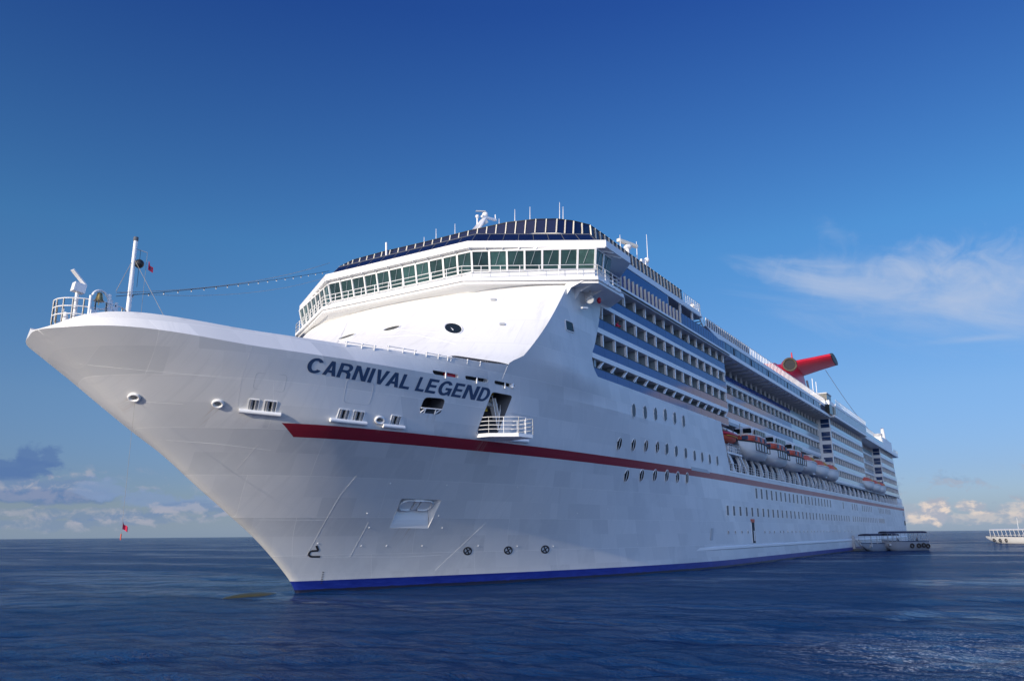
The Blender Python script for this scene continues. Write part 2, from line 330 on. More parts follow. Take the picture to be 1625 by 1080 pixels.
# ------------------------------------------------------------------ sea
def sea():
    m = bpy.data.materials.new('sea_water'); m.use_nodes = True; t = NT(m.node_tree); b = m.node_tree.nodes['Principled BSDF']
    tcn = t.new('ShaderNodeTexCoord'); O = tcn.outputs['Object']
    rot = t.new('ShaderNodeMapping'); rot.inputs['Rotation'].default_value = (0, 0, R(38)); rot.inputs['Scale'].default_value = (1, .45, 1); t.l.new(O, rot.inputs[0])
    rot2_ = t.new('ShaderNodeMapping'); rot2_.inputs['Rotation'].default_value = (0, 0, -HEAD); rot2_.inputs['Scale'].default_value = (1, .30, 1); t.l.new(O, rot2_.inputs[0])
    n1 = t.noise(rot.outputs[0], .11, 3, .5, .3); n2 = t.noise(rot.outputs[0], .55, 4, .55, .6); n3 = t.noise(rot.outputs[0], 2.4, 5, .68, .3); n4 = t.noise(O, 5.5, 3, .6, .2); gust = t.noise(rot2_.outputs[0], .05, 5, .62, .6)
    h = t.m('MULTIPLY', t.m('ADD', .26, t.m('MULTIPLY', t.sstep(gust, .42, .60), .62)), t.m('ADD', t.m('ADD', t.m('MULTIPLY', n1, .55), t.m('MULTIPLY', n2, .55)), t.m('ADD', t.m('MULTIPLY', n3, .30), t.m('MULTIPLY', n4, .13))))
    cd = t.new('ShaderNodeCameraData')
    bump = t.new('ShaderNodeBump'); bump.inputs['Strength'].default_value = 1.0; bump.inputs['Distance'].default_value = 1.0
    t.l.new(h, bump.inputs['Height'])
    big = t.noise(O, .016, 4, .55)
    # body colour of deep water plus a rough-sea reflection (facets of all slopes share the sky between them)
    m.node_tree.nodes.remove(b); out = [n_ for n_ in m.node_tree.nodes if n_.type == 'OUTPUT_MATERIAL'][0]
    df = t.new('ShaderNodeBsdfDiffuse'); t.l.new(t.mix(big, (.003, .028, .098), (.004, .044, .140)), df.inputs[0]); t.l.new(bump.outputs[0], df.inputs['Normal'])
    gl = t.new('ShaderNodeBsdfGlossy'); t.l.new(t.m('ADD', .05, t.m('MULTIPLY', t.sstep(gust, .38, .62), .08)), gl.inputs['Roughness']); t.l.new(bump.outputs[0], gl.inputs['Normal'])
    fr = t.new('ShaderNodeFresnel'); fr.inputs['IOR'].default_value = 1.33; t.l.new(bump.outputs[0], fr.inputs['Normal'])
    mx = t.new('ShaderNodeMixShader'); t.l.new(t.m('MULTIPLY', fr.outputs[0], .80), mx.inputs[0]); t.l.new(df.outputs[0], mx.inputs[1]); t.l.new(gl.outputs[0], mx.inputs[2])
    # streaks of foam left by the ferry's wash, and a little at the bulb
    ox, oy, oz = t.sep(O); c_ = at(1500, 1035, z=0); c2_ = at(418, 941, z=0)
    d1 = t.m('SQRT', t.m('ADD', t.m('POWER', t.m('DIVIDE', t.m('SUBTRACT', ox, c_.x), 9.0), 2.0), t.m('POWER', t.m('DIVIDE', t.m('SUBTRACT', oy, c_.y), 7.0), 2.0)))
    d2 = t.m('SQRT', t.m('ADD', t.m('POWER', t.m('DIVIDE', t.m('SUBTRACT', ox, c2_.x), 1.6), 2.0), t.m('POWER', t.m('DIVIDE', t.m('SUBTRACT', oy, c2_.y), .9), 2.0)))
    fn = t.noise(rot2_.outputs[0], 1.5, 6, .7, 1.2); ridge = t.m('SUBTRACT', 1.0, t.m('MULTIPLY', t.m('ABSOLUTE', t.m('SUBTRACT', fn, .5)), 9.0))
    fine = t.noise(O, 7.0, 4, .7)
    near = t.m('MAXIMUM', t.m('SUBTRACT', 1.0, t.sstep(d1, .1, 1.1)), t.m('SUBTRACT', 1.0, t.sstep(d2, .3, 1.0)))
    foam = t.m('MAXIMUM', t.m('MULTIPLY', t.m('MULTIPLY', t.sstep(ridge, .55, 1.0), t.sstep(fine, .44, .62)), t.m('MULTIPLY', near, .75)), t.m('MULTIPLY', t.m('SUBTRACT', 1.0, t.sstep(d2, .2, .9)), t.sstep(fine, .50, .60)))
    fd = t.new('ShaderNodeBsdfDiffuse'); fd.inputs[0].default_value = (.62, .66, .68, 1)
    mx2 = t.new('ShaderNodeMixShader'); t.l.new(foam, mx2.inputs[0]); t.l.new(mx.outputs[0], mx2.inputs[1]); t.l.new(fd.outputs[0], mx2.inputs[2]); t.l.new(mx2.outputs[0], out.inputs[0])
    # one sheet: rings round the viewer's stretch of water, with modelled waves near by and flat out to the horizon
    na = 900; rs = [6.0]
    while rs[-1] < 420: rs.append(rs[-1]*1.0125)
    nw = len(rs); rs += [700, 1500, 4000, 12000, 45000]
    rs = np.array(rs); th = np.linspace(0, 2*np.pi, na, endpoint=False)
    X = CAM.x+rs[:, None]*np.cos(th)[None]; Y = CAM.y+rs[:, None]*np.sin(th)[None]; Z = np.zeros_like(X)
    rng = np.random.default_rng(5); step = np.maximum(rs*.0125, rs*2*np.pi/na)
    fade = np.clip((420-rs)/260, 0, 1)**1.0
    patch = .72+.42*np.sin(X*.021+1.3*np.sin(Y*.013))*np.sin(Y*.027+.8*np.sin(X*.017))
    for k in range(54):
        lam = .6*(13/.6)**(k/53); a_ = R(205)+rng.normal(0, .62); kk = 2*np.pi/lam; ph = rng.uniform(0, 6.28)
        amp = .0070*lam**.58*(1.0 if lam < 3.5 else .62)
        vis = np.clip((lam/step-2.2)/2.5, 0, 1)*fade
        arg = kk*(X*np.cos(a_)+Y*np.sin(a_))+ph+.6*np.sin(X*.05+ph*2)+.6*np.sin(Y*.043+ph)
        Z += (amp*vis)[:, None]*(np.sin(arg)+.28*np.sin(2*arg+1.57))*patch
    ns = len(rs); vs = [tuple(p_) for p_ in np.stack([X, Y, Z], -1).reshape(-1, 3).tolist()]+[(CAM.x, CAM.y, 0)]
    fs = []
    for i in range(ns-1):
        o0, o1 = i*na, (i+1)*na; fs += [(o0+k, o1+k, o1+(k+1) % na, o0+(k+1) % na) for k in range(na)]
    fs += [(ns*na, k, (k+1) % na) for k in range(na)]
    me_ = bpy.data.meshes.new('sea'); me_.from_pydata(vs, [], fs); me_.materials.append(m); me_.polygons.foreach_set('use_smooth', [True]*len(fs))
    o = bpy.data.objects.new('sea', me_); COL.objects.link(o); tag(o, 'dark blue rippled open sea reaching the horizon', None, None, 'structure')
sea()

# ------------------------------------------------------------------ hull form
def pchip(xs_, ys_):
    n = len(xs_); h = [xs_[i+1]-xs_[i] for i in range(n-1)]; d = [(ys_[i+1]-ys_[i])/h[i] for i in range(n-1)]
    m_ = [d[0]]+[0 if d[i-1]*d[i] <= 0 else 3*(h[i-1]+h[i])/((2*h[i]+h[i-1])/d[i-1]+(h[i]+2*h[i-1])/d[i]) for i in range(1, n-1)]+[d[-1]]
    def f(x):
        if x <= xs_[0]: return ys_[0]
        if x >= xs_[-1]: return ys_[-1]
        i = 0
        while x > xs_[i+1]: i += 1
        t = (x-xs_[i])/h[i]
        return (2*t**3-3*t*t+1)*ys_[i]+(t**3-2*t*t+t)*h[i]*m_[i]+(-2*t**3+3*t*t)*ys_[i+1]+(t**3-t*t)*h[i]*m_[i+1]
    return f
def tab(l): return pchip([a for a, b in l], [b for a, b in l])
B = 16.1; ZK = 15.55
stem = tab([(-2, 0.6), (0, 0), (.86, -.57), (1.67, -1.38), (2.84, -2.7), (4.21, -4.42), (6.02, -7.08), (7.97, -9.95), (9.42, -11.95), (11.34, -14.82), (12.83, -17.0), (14.09, -18.9), (15.0, -20.4), (ZK, -21.3)])
L0 = tab([(0, 0), (.02, .12), (.09, .24), (.25, .38), (.7, .62), (2.1, 1.30), (6, 2.95), (11.4, 5.3), (17.3, 7.75), (24.9, 10.4), (34.8, 13.1), (46.8, 15.2), (56, 16.05), (60, 16.1)])
L1 = tab([(-15.2, 0), (-15.17, .30), (-15.05, .65), (-14.6, 1.45), (-13.6, 2.8), (-11.5, 5.3), (-8.9, 7.6), (-6.6, 8.9), (-2.9, 10.1), (2.9, 11.5), (9.3, 12.8), (14, 13.6), (22.6, 14.5), (32.5, 15.3), (45.5, 16.0), (60, 16.1)])
L2 = tab([(-21.7, 0), (-21.66, .42), (-21.52, 1.0), (-21.2, 1.85), (-20.6, 3.4), (-19.6, 4.9), (-18, 6.3), (-15.4, 7.8), (-11.4, 9.4), (-7.3, 10.7), (-2.2, 12.0), (3.8, 13.3), (10.6, 14.5), (16.7, 15.35), (22, 15.85), (28, 16.05), (36, 16.1), (60, 16.1)])
def breadth(x, z):
    if x >= 60: return B
    zc = max(0.0, min(z, ZK)); x0 = stem(z)
    if x <= x0: return 0.0
    s_ = (x-x0)/(60-x0)
    if zc <= 11.35:
        w_ = (zc/11.35)**1.6; return L0(s_*60)*(1-w_)+L1(-15.2+s_*75.2)*w_
    w_ = (zc-11.35)/(ZK-11.35); return L1(-15.2+s_*75.2)*(1-w_)+L2(-21.7+s_*81.7)*w_
ztop = tab([(-21.3, 15.60), (-21.1, 15.72), (-20.8, 15.95), (-20.4, 16.22), (-19.8, 16.42), (-19.1, 16.52), (-18, 16.60), (-8, 16.72), (0, 16.88), (4, 17.0), (7.2, 17.2)]); XB = 7.2       # bulwark top
def bk(x): return breadth(x, ZK)
def side_y(x, z):                                                   # half breadth above the knuckle, aft of the bulwark
    y0 = bk(x); k = min(1, max(0, (z-ZK)/9.0)); y = y0+(B-y0)*k*(2-k); g = min(1, max(0, (x-6)/13.5)); g = g*g*(3-2*g)*min(1, max(0, (z-ZK)/2.4)); g = g*g*(3-2*g)
    return y+(B+.04-y)*g
def bul_y(x, z):
    k = (z-ZK)/1.4; f = min(1, max(0, (XB-x)/14)); return max(0.0, bk(x)-.85*k*f*min(1, bk(x)/4.0))+(side_y(x, z)-bk(x))*(1-f)
XREC = tab([(11.9, 60.0), (15, 58.6), (18.3, 57.2), (19.2, 57.0)])     # slanted front edge of the lifeboat recess
def xe(z):                                                          # aft edge of the plating beside the balconies
    if z < 18.2: return XREC(z)
    return tab([(18.2, 20.4), (18.8, 19.7), (19.9, 19.3), (21.2, 20.0), (22.5, 20.6), (24.0, 21.2), (25.3, 21.6), (27.9, 22.4)])(z)
def XK_HI(z): return KB[0]+(KC[0]-KB[0])*(z-KB[1])/(KC[1]-KB[1])
def on_plating(px, py):
    y = 15.0
    for _ in range(30): p = at(px, py, y=-y); y = side_y(p.x, p.z)
    return p.x, p.z
KB, KC = on_plating(831, 564), on_plating(894, 466)
def xk(z):                                                          # front edge of the side plating (meets the white front)
    return tab([(ZK, XB-.1), (17.2, XB), KB[::-1]])(z) if z < KB[1] else XK_HI(z)

ship = tag(empty('cruise_ship'), 'white cruise ship with red stripe, blue waterline and red winged funnel, seen from its bow', 'cruise ship')
hb = MB()
def gridsurf(mb, fn, nu, nv, mi=0, smooth=True):
    vs = [fn(i/nu, j/nv) for j in range(nv+1) for i in range(nu+1)]
    fs = [(j*(nu+1)+i, j*(nu+1)+i+1, (j+1)*(nu+1)+i+1, (j+1)*(nu+1)+i) for j in range(nv) for i in range(nu)]
    mb.add(vs, fs, mi, smooth)
for sgn, nu, nv in ((-1, 110, 52), (1, 110, 52)):
    def f_low(u, v, sgn=sgn):
        z = -2+v*(ZK+2); x0 = stem(z); x = x0+(60-x0)*u**1.9
        return (x, sgn*breadth(x, z), z)
    gridsurf(hb, f_low, nu, nv)
    def f_bul(u, v, sgn=sgn):
        x = -21.3+(XB+21.3)*u**1.9; z = ZK+(ztop(x)-ZK)*v; return (x, sgn*bul_y(x, z), z)
    gridsurf(hb, f_bul, 70, 4)
    def f_bulin(u, v, sgn=sgn):
        x = -20.8+(XB+20.8)*u**1.9; zt_ = ztop(x-.35); z = zt_-(zt_-ZK-.02)*v; y = max(0, bul_y(x-.35, z)-.28)
        return (x, sgn*y, z)
    gridsurf(hb, f_bulin, 50, 4)
    def f_bulcap(u, v, sgn=sgn):
        xo = -21.3+(XB+21.3)*u**1.9; xi = -20.8+(XB+20.8)*u**1.9
        a = Vector((xo, sgn*bul_y(xo, ztop(xo)), ztop(xo))); b_ = Vector((xi, sgn*max(0, bul_y(xi-.35, ztop(xi-.35))-.28), ztop(xi-.35)))
        return tuple(a.lerp(b_, v))
    gridsurf(hb, f_bulcap, 50, 1)
    def f_side(u, v, sgn=sgn):                                      # side plating ahead of the balconies, up to the bridge wing
        z = ZK+v*(25.7-ZK); x = xk(z)+(min(xe(z), 24)-xk(z))*u if z >= 18.2 else xk(z)+(24-xk(z))*u
        return (x, sgn*side_y(x, z), z)
    zs = [ZK+(18.2-ZK)*i/8 for i in range(9)]+[18.2+(25.7-18.2)*i/30 for i in range(31)]
    vs = []; NU = 24
    for j, z in enumerate(zs):
        a_, e_ = xk(z), (xe(z) if j > 8 else 22.0)
        if j == 8: e_ = 22.0
        vs += [(a_+(e_-a_)*i/NU, sgn*side_y(a_+(e_-a_)*i/NU, z), z) for i in range(NU+1)]
    fs = [(j*(NU+1)+i, j*(NU+1)+i+1, (j+1)*(NU+1)+i+1, (j+1)*(NU+1)+i) for j in range(len(zs)-1) for i in range(NU) if j != 8]
    hb.add(vs, fs, 0, True)
    vs = []; zs = [ZK+(18.2-ZK)*i/6 for i in range(7)]              # plating under the lowest balconies
    for z in zs: vs += [(22+(XREC(z)-22)*i/30, sgn*side_y(22+(XREC(z)-22)*i/30, z), z) for i in range(31)]
    hb.add(vs, [(j*31+i, j*31+i+1, (j+1)*31+i+1, (j+1)*31+i) for j in range(6) for i in range(30)], 0, True)
    # lower hull right aft
    vs = []
    for z in [-2+i*(11.9+2)/12 for i in range(13)]: vs += [(60+(253-60)*i/30, sgn*B, z) for i in range(31)]
    hb.add(vs, [(j*31+i, j*31+i+1, (j+1)*31+i+1, (j+1)*31+i) for j in range(12) for i in range(30)], 0, False)
# trim the low grid where the recess starts: done by keeping the plating ahead of x = 57..60 only
hb.quad((253, -B, -2), (253, B, -2), (253, B, 11.9), (253, -B, 11.9))
for v_ in hb.v:                                                     # the sheer lifts at the very nose
    if v_.x < -12 and v_.z > 8:
        k_ = min(1, (-12-v_.x)/8.5); k_ = k_*k_*(3-2*k_)*min(1, (v_.z-8)/7.5); v_.z += .46*k_; v_.x -= .04*k_
hull = None
def hull_bvh():
    return BVHTree.FromPolygons([tuple(v) for v in hb.v], hb.f)
HB = hull_bvh()
def hit(px, py, bvh=None):
    r_ = (bvh or HB).ray_cast(CAM, ray(px, py)); p, n = r_[0], r_[1]
    if p is None: raise ValueError('no hit %s %s' % (px, py))
    if n.dot(ray(px, py)) > 0: n = -n
    return p, n
bm = bmesh.new()
for v_ in hb.v: bm.verts.new(v_)
bm.verts.ensure_lookup_table()
for f_, sm_ in zip(hb.f, hb.sm):
    vv = []
    for i in f_:
        if bm.verts[i] not in vv: vv.append(bm.verts[i])
    if len({tuple(v.co) for v in vv}) < 3: continue
    try: nf = bm.faces.new(vv); nf.smooth = sm_
    except ValueError: pass
bmesh.ops.remove_doubles(bm, verts=bm.verts, dist=1e-4)
bmesh.ops.recalc_face_normals(bm, faces=bm.faces)
# the recess edge: remove lower-hull faces behind the slanted edge
bmesh.ops.bisect_plane(bm, geom=[e for f_ in bm.faces for e in (f_,)]+list(bm.edges)+list(bm.verts), plane_co=(0, 0, 11.9), plane_no=(0, 0, 1))
p0, p1 = Vector((60.0, 0, 11.9)), Vector((58.45, 0, 15.55))
bmesh.ops.bisect_plane(bm, geom=list(bm.faces)+list(bm.edges)+list(bm.verts), plane_co=p0, plane_no=(p1.z-p0.z, 0, -(p1.x-p0.x)))
kill = [f_ for f_ in bm.faces if f_.calc_center_median().z > 11.9 and (f_.calc_center_median()-p0).dot(Vector((p1.z-p0.z, 0, -(p1.x-p0.x)))) > 0 and f_.calc_center_median().z < ZK+.01 and f_.calc_center_median().x > 55]
bmesh.ops.delete(bm, geom=kill, context='FACES')
bm.normal_update()
def cut(poly, nrm):
    """cut an opening with the given outline (points on the plating) out of the hull"""
    c = sum(poly, Vector())/len(poly); rad = max((p-c).length for p in poly)+2.6
    fs = [f_ for f_ in bm.faces if f_.calc_center_median().y < 1 and ((f_.calc_center_median()-c).length < rad or any((v.co-c).length < rad for v in f_.verts))]
    es = {e for f_ in fs for e in f_.edges}; vs = {v for f_ in fs for v in f_.verts}
    geom = fs+list(es)+list(vs); inside = []
    for i in range(len(poly)):
        p, q = poly[i], poly[(i+1) % len(poly)]; no = (q-p).cross(nrm).normalized()
        if (c-p).dot(no) > 0: no = -no
        inside.append((p, no))
        geom = bmesh.ops.bisect_plane(bm, geom=geom, plane_co=p, plane_no=no, dist=1e-5)['geom']
    kill = [g for g in geom if isinstance(g, bmesh.types.BMFace) and g.is_valid and all((g.calc_center_median()-p).dot(no) < 1e-4 for p, no in inside)]
    bmesh.ops.delete(bm, geom=kill, context='FACES')
    return c, nrm
def recess(poly, nrm, depth, name, parent, mats=('white', 'dark'), taper=1.0, din=None):
    d = din if din is not None else -nrm*depth; c = sum(poly, Vector())/len(poly)
    mb = MB(); back = [c+d+(p-c)*taper for p in poly]; n = len(poly)
    mb.add(list(poly)+back, [(i, (i+1) % n, n+(i+1) % n, n+i) for i in range(n)], 0)
    mb.add(back, [tuple(range(n))], 1)
    return mb.build(name, list(mats), parent)
def rpoly(corners, rad_f=.2, seg=3):                                # rounded outline from pixel corners
    out = []; n = len(corners)
    for i in range(n):
        p, a, b_ = Vector(corners[i]), Vector(corners[i-1]), Vector(corners[(i+1) % n])
        r_ = rad_f*min((a-p).length, (b_-p).length)
        s_, e_ = p+(a-p).normalized()*r_, p+(b_-p).normalized()*r_
        for k in range(seg+1):
            t_ = k/seg; out.append((s_*(1-t_)**2+p*2*t_*(1-t_)+e_*t_*t_))
    return [(q.x, q.y) for q in out]
def onhull(pxs, off=0.0):
    out = []
    for x_, y_ in pxs: p, n = hit(x_, y_); out.append(p+n*off)
    return out
jobs = []                                                           # openings are cut first, fittings are parented afterwards
def opening(pxs, depth, name, mats=('white', 'dark'), taper=1.0):
    hs_ = [hit(*p_) for p_ in pxs]; poly = [h_[0] for h_ in hs_]; nn_ = sum((h_[1] for h_ in hs_), Vector()).normalized(); c, n = cut(poly, nn_); jobs.append((poly, n, depth, name, mats, taper)); return poly, c, n
EL8 = lambda cx, cy, rx, ry, n=14, rot=0.0: [(cx+rx*math.cos(2*math.pi*k/n)*math.cos(rot)-ry*math.sin(2*math.pi*k/n)*math.sin(rot), cy+rx*math.cos(2*math.pi*k/n)*math.sin(rot)+ry*math.sin(2*math.pi*k/n)*math.cos(rot)) for k in range(n)]
eyes = [opening(EL8(*e_), .8, 'mooring_eye', ('white', 'dark'), .55) for e_ in ((213.5, 629.5, 8.6, 5.4, 14, .12), (346, 639.5, 8.2, 5.4, 14, .1), (602, 666, 6.8, 5.2, 14, .1))]
win_m = opening(rpoly([(674, 629.5), (707.5, 632.5), (698.5, 657.5), (664.5, 654)], .28), 1.6, 'mooring_window', ('dim', 'dark'), .98)
door_m = opening(rpoly([(781, 621.5), (813.5, 627.5), (789, 689), (755, 689)], .14), 3.2, 'boarding_doorway', ('dim', 'dark'), .98)
slots = [opening(rpoly(c_, .48, 4), .5, 'bulwark_slot', ('white', 'dark'), .98) for c_ in (
    [(686, 586.5), (727, 594), (727, 599.5), (688, 593.5)], [(738, 595.5), (775, 601.5), (774, 607.5), (739, 602)], [(784.5, 603.2), (818, 610.2), (817, 616), (785, 609.5)])]
rollers = []
for c_ in ([(396, 632.5), (412, 634), (408.5, 651), (392.5, 649)], [(421, 634.5), (440, 637), (436, 655), (418, 652.5)],
           [(539, 648), (555.5, 650.5), (551, 665.5), (534, 663.5)], [(562, 651), (579, 653.5), (574.5, 669), (558, 666.5)],
           [(622, 658), (637, 660.5), (632.5, 674.5), (618, 672)], [(815, 690), (829, 692), (826, 698), (812, 696)]):
    rollers.append((opening(c_, .45, 'roller_recess', ('white', 'dim'), .97), c_))
anchor_poly = opening([(637, 791), (701, 792.5), (679, 838), (618, 837)], .9, 'anchor_pocket_cut')
jobs.pop()
me = bpy.data.meshes.new('hull'); bm.to_mesh(me); bm.free(); me.materials.append(M['hull'])
hull = bpy.data.objects.new('hull', me); COL.objects.link(hull); hull.parent = ship
for poly, n, depth, name, mats, taper in jobs: recess(poly, n, depth, name, hull, mats, taper)

# anchor pocket: back plate stands vertical, so the recess is deep at its top and runs out at its foot
tl, tr, brp, blp = anchor_poly[0]
nrm = anchor_poly[2]; dinw = -nrm
itl, itr = tl.lerp(tr, .05)+dinw*.40+(blp-tl)*.02, tl.lerp(tr, .90)+dinw*.40+(blp-tl)*.02
ibl, ibr = itl+(blp-tl)*.52+dinw*.25, itr+(brp-tr)*.50+dinw*.25
mb = MB(); mb.quad(tl, tr, itr, itl); mb.quad(tl, itl, ibl, blp); mb.quad(tr, brp, ibr, itr); mb.quad(itl, itr, ibr, ibl)
NQ = 8
rowa = [ibl.lerp(ibr, i/NQ) for i in range(NQ+1)]; rowb = [blp.lerp(brp, i/NQ) for i in range(NQ+1)]
mids = [[a_.lerp(b_, t_)-dinw*(.12*math.sin(math.pi*t_)) for a_, b_ in zip(rowa, rowb)] for t_ in (0, .25, .5, .75, 1)]
for r0, r1 in zip(mids, mids[1:]):
    for i in range(NQ): mb.add([r0[i], r0[i+1], r1[i+1], r1[i]], [(0, 1, 2, 3)], 0, True)
mb.build('anchor_pocket', 'white', hull)
# the anchor housed in it
ex = (itr-itl).normalized(); ey = (itl-ibl).normalized(); en = -dinw
ac = itl.lerp(itr, .50).lerp(ibl.lerp(ibr, .5), .50)+en*.06
W_, H_ = (itr-itl).length*.46, (itl-ibl).length*.36
mb = MB()
for s_ in (-1, 1):
    out = [(s_*W_*.24, -H_), (s_*W_*.80, -H_), (s_*W_*.98, -H_*.5), (s_*W_, H_*.1), (s_*W_*.9, H_*.75), (s_*W_*.7, H_), (s_*W_*.24, H_)]
    mb.ext([ac+ex*a_+ey*b_ for a_, b_ in out], en*.22)
    ring = [(s_*W_*.26, -H_), (s_*W_*.80, -H_), (s_*W_*.98, -H_*.5), (s_*W_, H_*.1), (s_*W_*.9, H_*.75), (s_*W_*.7, H_), (s_*W_*.26, H_)]
    mb.tube([ac+ex*a_+ey*b_+en*.24 for a_, b_ in ring], .085, 6)
fl_ = mb.build('anchor_flukes', 'white')
mb = MB(); mb.bar(ac-ey*H_*.95+en*.10, ac+ey*H_*1.25+en*.10, W_*.26, .26, 0, en); sh = mb.build('shank', 'white', fl_)
mb = MB(); mb.bar(ac-ex*W_*.3+ey*H_*1.05+en*.18, ac+ex*W_*.3+ey*H_*1.05+en*.18, .28, .24); mb.build('crown', 'white', fl_)
fl_.name = 'anchor'; tag(fl_, 'white painted anchor stowed in its recess low on the bow', 'anchor')

# raised rims round the mooring eyes
def frame_of(n):
    u = Vector((0, 0, 1)).cross(n).normalized(); return u, n.cross(u).normalized()
for poly, c, n in eyes:
    mb = MB(); k = len(poly); ringo = []
    for i in range(k+1):
        p = poly[i % k]; ringo.append(p+n*.06)
    mb.tube(ringo, .09, 7); mb.build('eye_rim', 'white', hull)
# rollers and the guard bars below them
for (poly, c, n), px_ in rollers:
    mb = MB()
    a, b_, c2, d2 = poly
    for p, q in ((a, b_), (b_, c2), (d2, c2), (a, d2)): mb.bar(p+n*.02, q+n*.02, .06, .06, 0, n)
    mb.build('roller_frame', 'white', hull)
    mb = MB()
    for f_ in (.25, .75): mb.tube([a.lerp(b_, f_)-n*.05, d2.lerp(c2, f_)-n*.05], .13, 8)
    mb.build('roller', 'steel', hull)
for a, b_ in (((379.5, 649), (445.5, 656)), ((523, 664.5), (580, 671)), ((606, 674), (640, 677.5)), ((806, 697), (836, 699))):
    p, n = hit(*a); q, n2 = hit(*b_); mb = MB(); mb.tube([p+n*.13, q+n2*.13], .15, 8); mb.build('guard_bar', 'white', hull)
# studs (small anodes / lugs) on the plating
for x_, y_ in ((619, 767), (709, 770), (821, 772), (583, 814), (586, 836.5), (573.5, 865.5), (613.5, 865.5), (670, 865.5), (696, 818), (702, 837), (794, 812.5), (857, 813.5), (916, 814), (759, 865.5), (821, 866), (878, 866), (504.5, 861.5), (964, 807), (1011, 862)):
    p, n = hit(x_, y_); mb = MB(); mb.tube([p-n*.02, p+n*.04], .06, 8); mb.build('hull_stud', 'white', hull)
# faint welded access plates
for c_ in ([(407, 591), (456, 595), (450, 622), (401, 616)], [(551, 600), (594, 606), (586, 643), (544, 638)]):
    pl_ = onhull(rpoly(c_, .2, 3), -.002); mb = MB(); mb.tube(pl_+[pl_[0]], .011, 5); mb.build('access_plate', 'grey', hull)
# weld seams that catch the light
def seam(pts, name='weld_seam', r_=.007, m_='white'):
    out = []
    for a, b_ in zip(pts, pts[1:]):
        k = max(2, int(math.hypot(b_[0]-a[0], b_[1]-a[1])/14))
        out += [(a[0]+(b_[0]-a[0])*i/k, a[1]+(b_[1]-a[1])*i/k) for i in range(k)]
    out.append(pts[-1]); mb = MB(); mb.tube(onhull(out, .002), r_, 4); mb.build(name, m_, hull)
seam([(112, 576), (160, 581), (383, 602), (400, 549)]); seam([(383, 602), (376, 648)]); seam([(252, 697), (345, 704), (430, 714)])
seam([(565, 755), (540, 785), (518, 823), (485, 884)]); seam([(410, 824), (518, 825)]); seam([(462, 883), (640, 883), (700, 880)])
seam([(555, 884), (585, 828)]); seam([(830, 765), (770, 830), (690, 905)]); seam([(375, 745), (410, 705)]); seam([(170, 634), (290, 641)])
# painted marks
def mark(pts, wd, name, closed=False):
    mb = MB(); pp = onhull(pts, .015); nn = [hit(*p)[1] for p in pts]
    idx = list(range(len(pp)-1))+([len(pp)-1] if closed else [])
    for i in idx: mb.bar(pp[i], pp[(i+1) % len(pp)], wd, .01, 0, nn[i])
    return mb.build(name, 'markblack', hull)
mark([(502, 865), (505, 873), (494, 873.5), (491, 876), (490, 879), (491.5, 881.5), (494, 882.5), (508, 882.5)], .16, 'bulb_mark')
for x_, y_ in ((742, 873.5), (806.5, 872.5), (865, 871)):
    e_ = EL8(x_, y_, 6.0, 5.6, 14); o = mark(e_, .13, 'thruster_mark', True)
    mark([(x_-4.6, y_+3.4), (x_+4.6, y_-3.4)], .12, 'thruster_mark'); mark([(x_-2.4, y_-5), (x_+2.4, y_+5)], .12, 'thruster_mark')
# ship's name
def glyphs():
    T = .205
    def arc(cx, cy, rx, ry, a0, a1, n=16): return [(cx+rx*math.cos(R(a0+(a1-a0)*i/n)), cy+ry*math.sin(R(a0+(a1-a0)*i/n))) for i in range(n+1)]
    G_ = {}
    G_['I'] = (T, [[(0, 0), (T, 0), (T, 1), (0, 1)]])
    G_['L'] = (.60, [[(0, 0), (.60, 0), (.60, .18), (T, .18), (T, 1), (0, 1)]])
    G_['E'] = (.64, [[(0, 0), (.64, 0), (.64, .18), (T, .18), (T, .42), (.58, .42), (.58, .595), (T, .595), (T, .82), (.62, .82), (.62, 1), (0, 1)]])
    G_['N'] = (.72, [[(0, 0), (.195, 0), (.195, .66), (.50, 0), (.72, 0), (.72, 1), (.525, 1), (.525, .34), (.22, 1), (0, 1)]])
    G_['V'] = (.72, [[(.255, 0), (.465, 0), (.72, 1), (.505, 1), (.362, .30), (.215, 1), (0, 1)]])
    G_['A'] = (.76, [[(0, 0), (.215, 0), (.275, .21), (.485, .21), (.545, 0), (.76, 0), (.49, 1), (.27, 1)], [(.318, .37), (.38, .70), (.442, .37)]])
    G_['D'] = (.73, [[(0, 0), (.33, 0)]+arc(.33, .5, .40, .5, -90, 90)+[(0, 1)], [(T, .17), (T, .83), (.31, .83)]+arc(.31, .5, .205, .33, 90, -90)])
    G_['R'] = (.74, [[(0, 0), (T, 0), (T, .39), (.37, .39), (.50, .30), (.53, 0), (.74, 0), (.70, .34), (.60, .46)]+arc(.44, .72, .27, .28, -55, 90, 10)+[(0, 1)], [(T, .555), (T, .835), (.40, .835)]+arc(.40, .695, .115, .14, 90, -90, 8)])
    o = arc(.39, .5, .39, .525, 33, 327, 30); i_ = arc(.39, .5, .185, .345, 318, 42, 26)
    G_['C'] = (.77, [o+i_])
    o = arc(.39, .5, .39, .525, 33, 300, 28); i_ = arc(.39, .5, .185, .345, 296, 42, 26)
    G_['G'] = (.79, [o+[(.66, .09), (.68, 0), (.79, 0), (.79, .54), (.41, .54), (.41, .375), (.60, .375), (.565, .26)]+i_])
    return G_
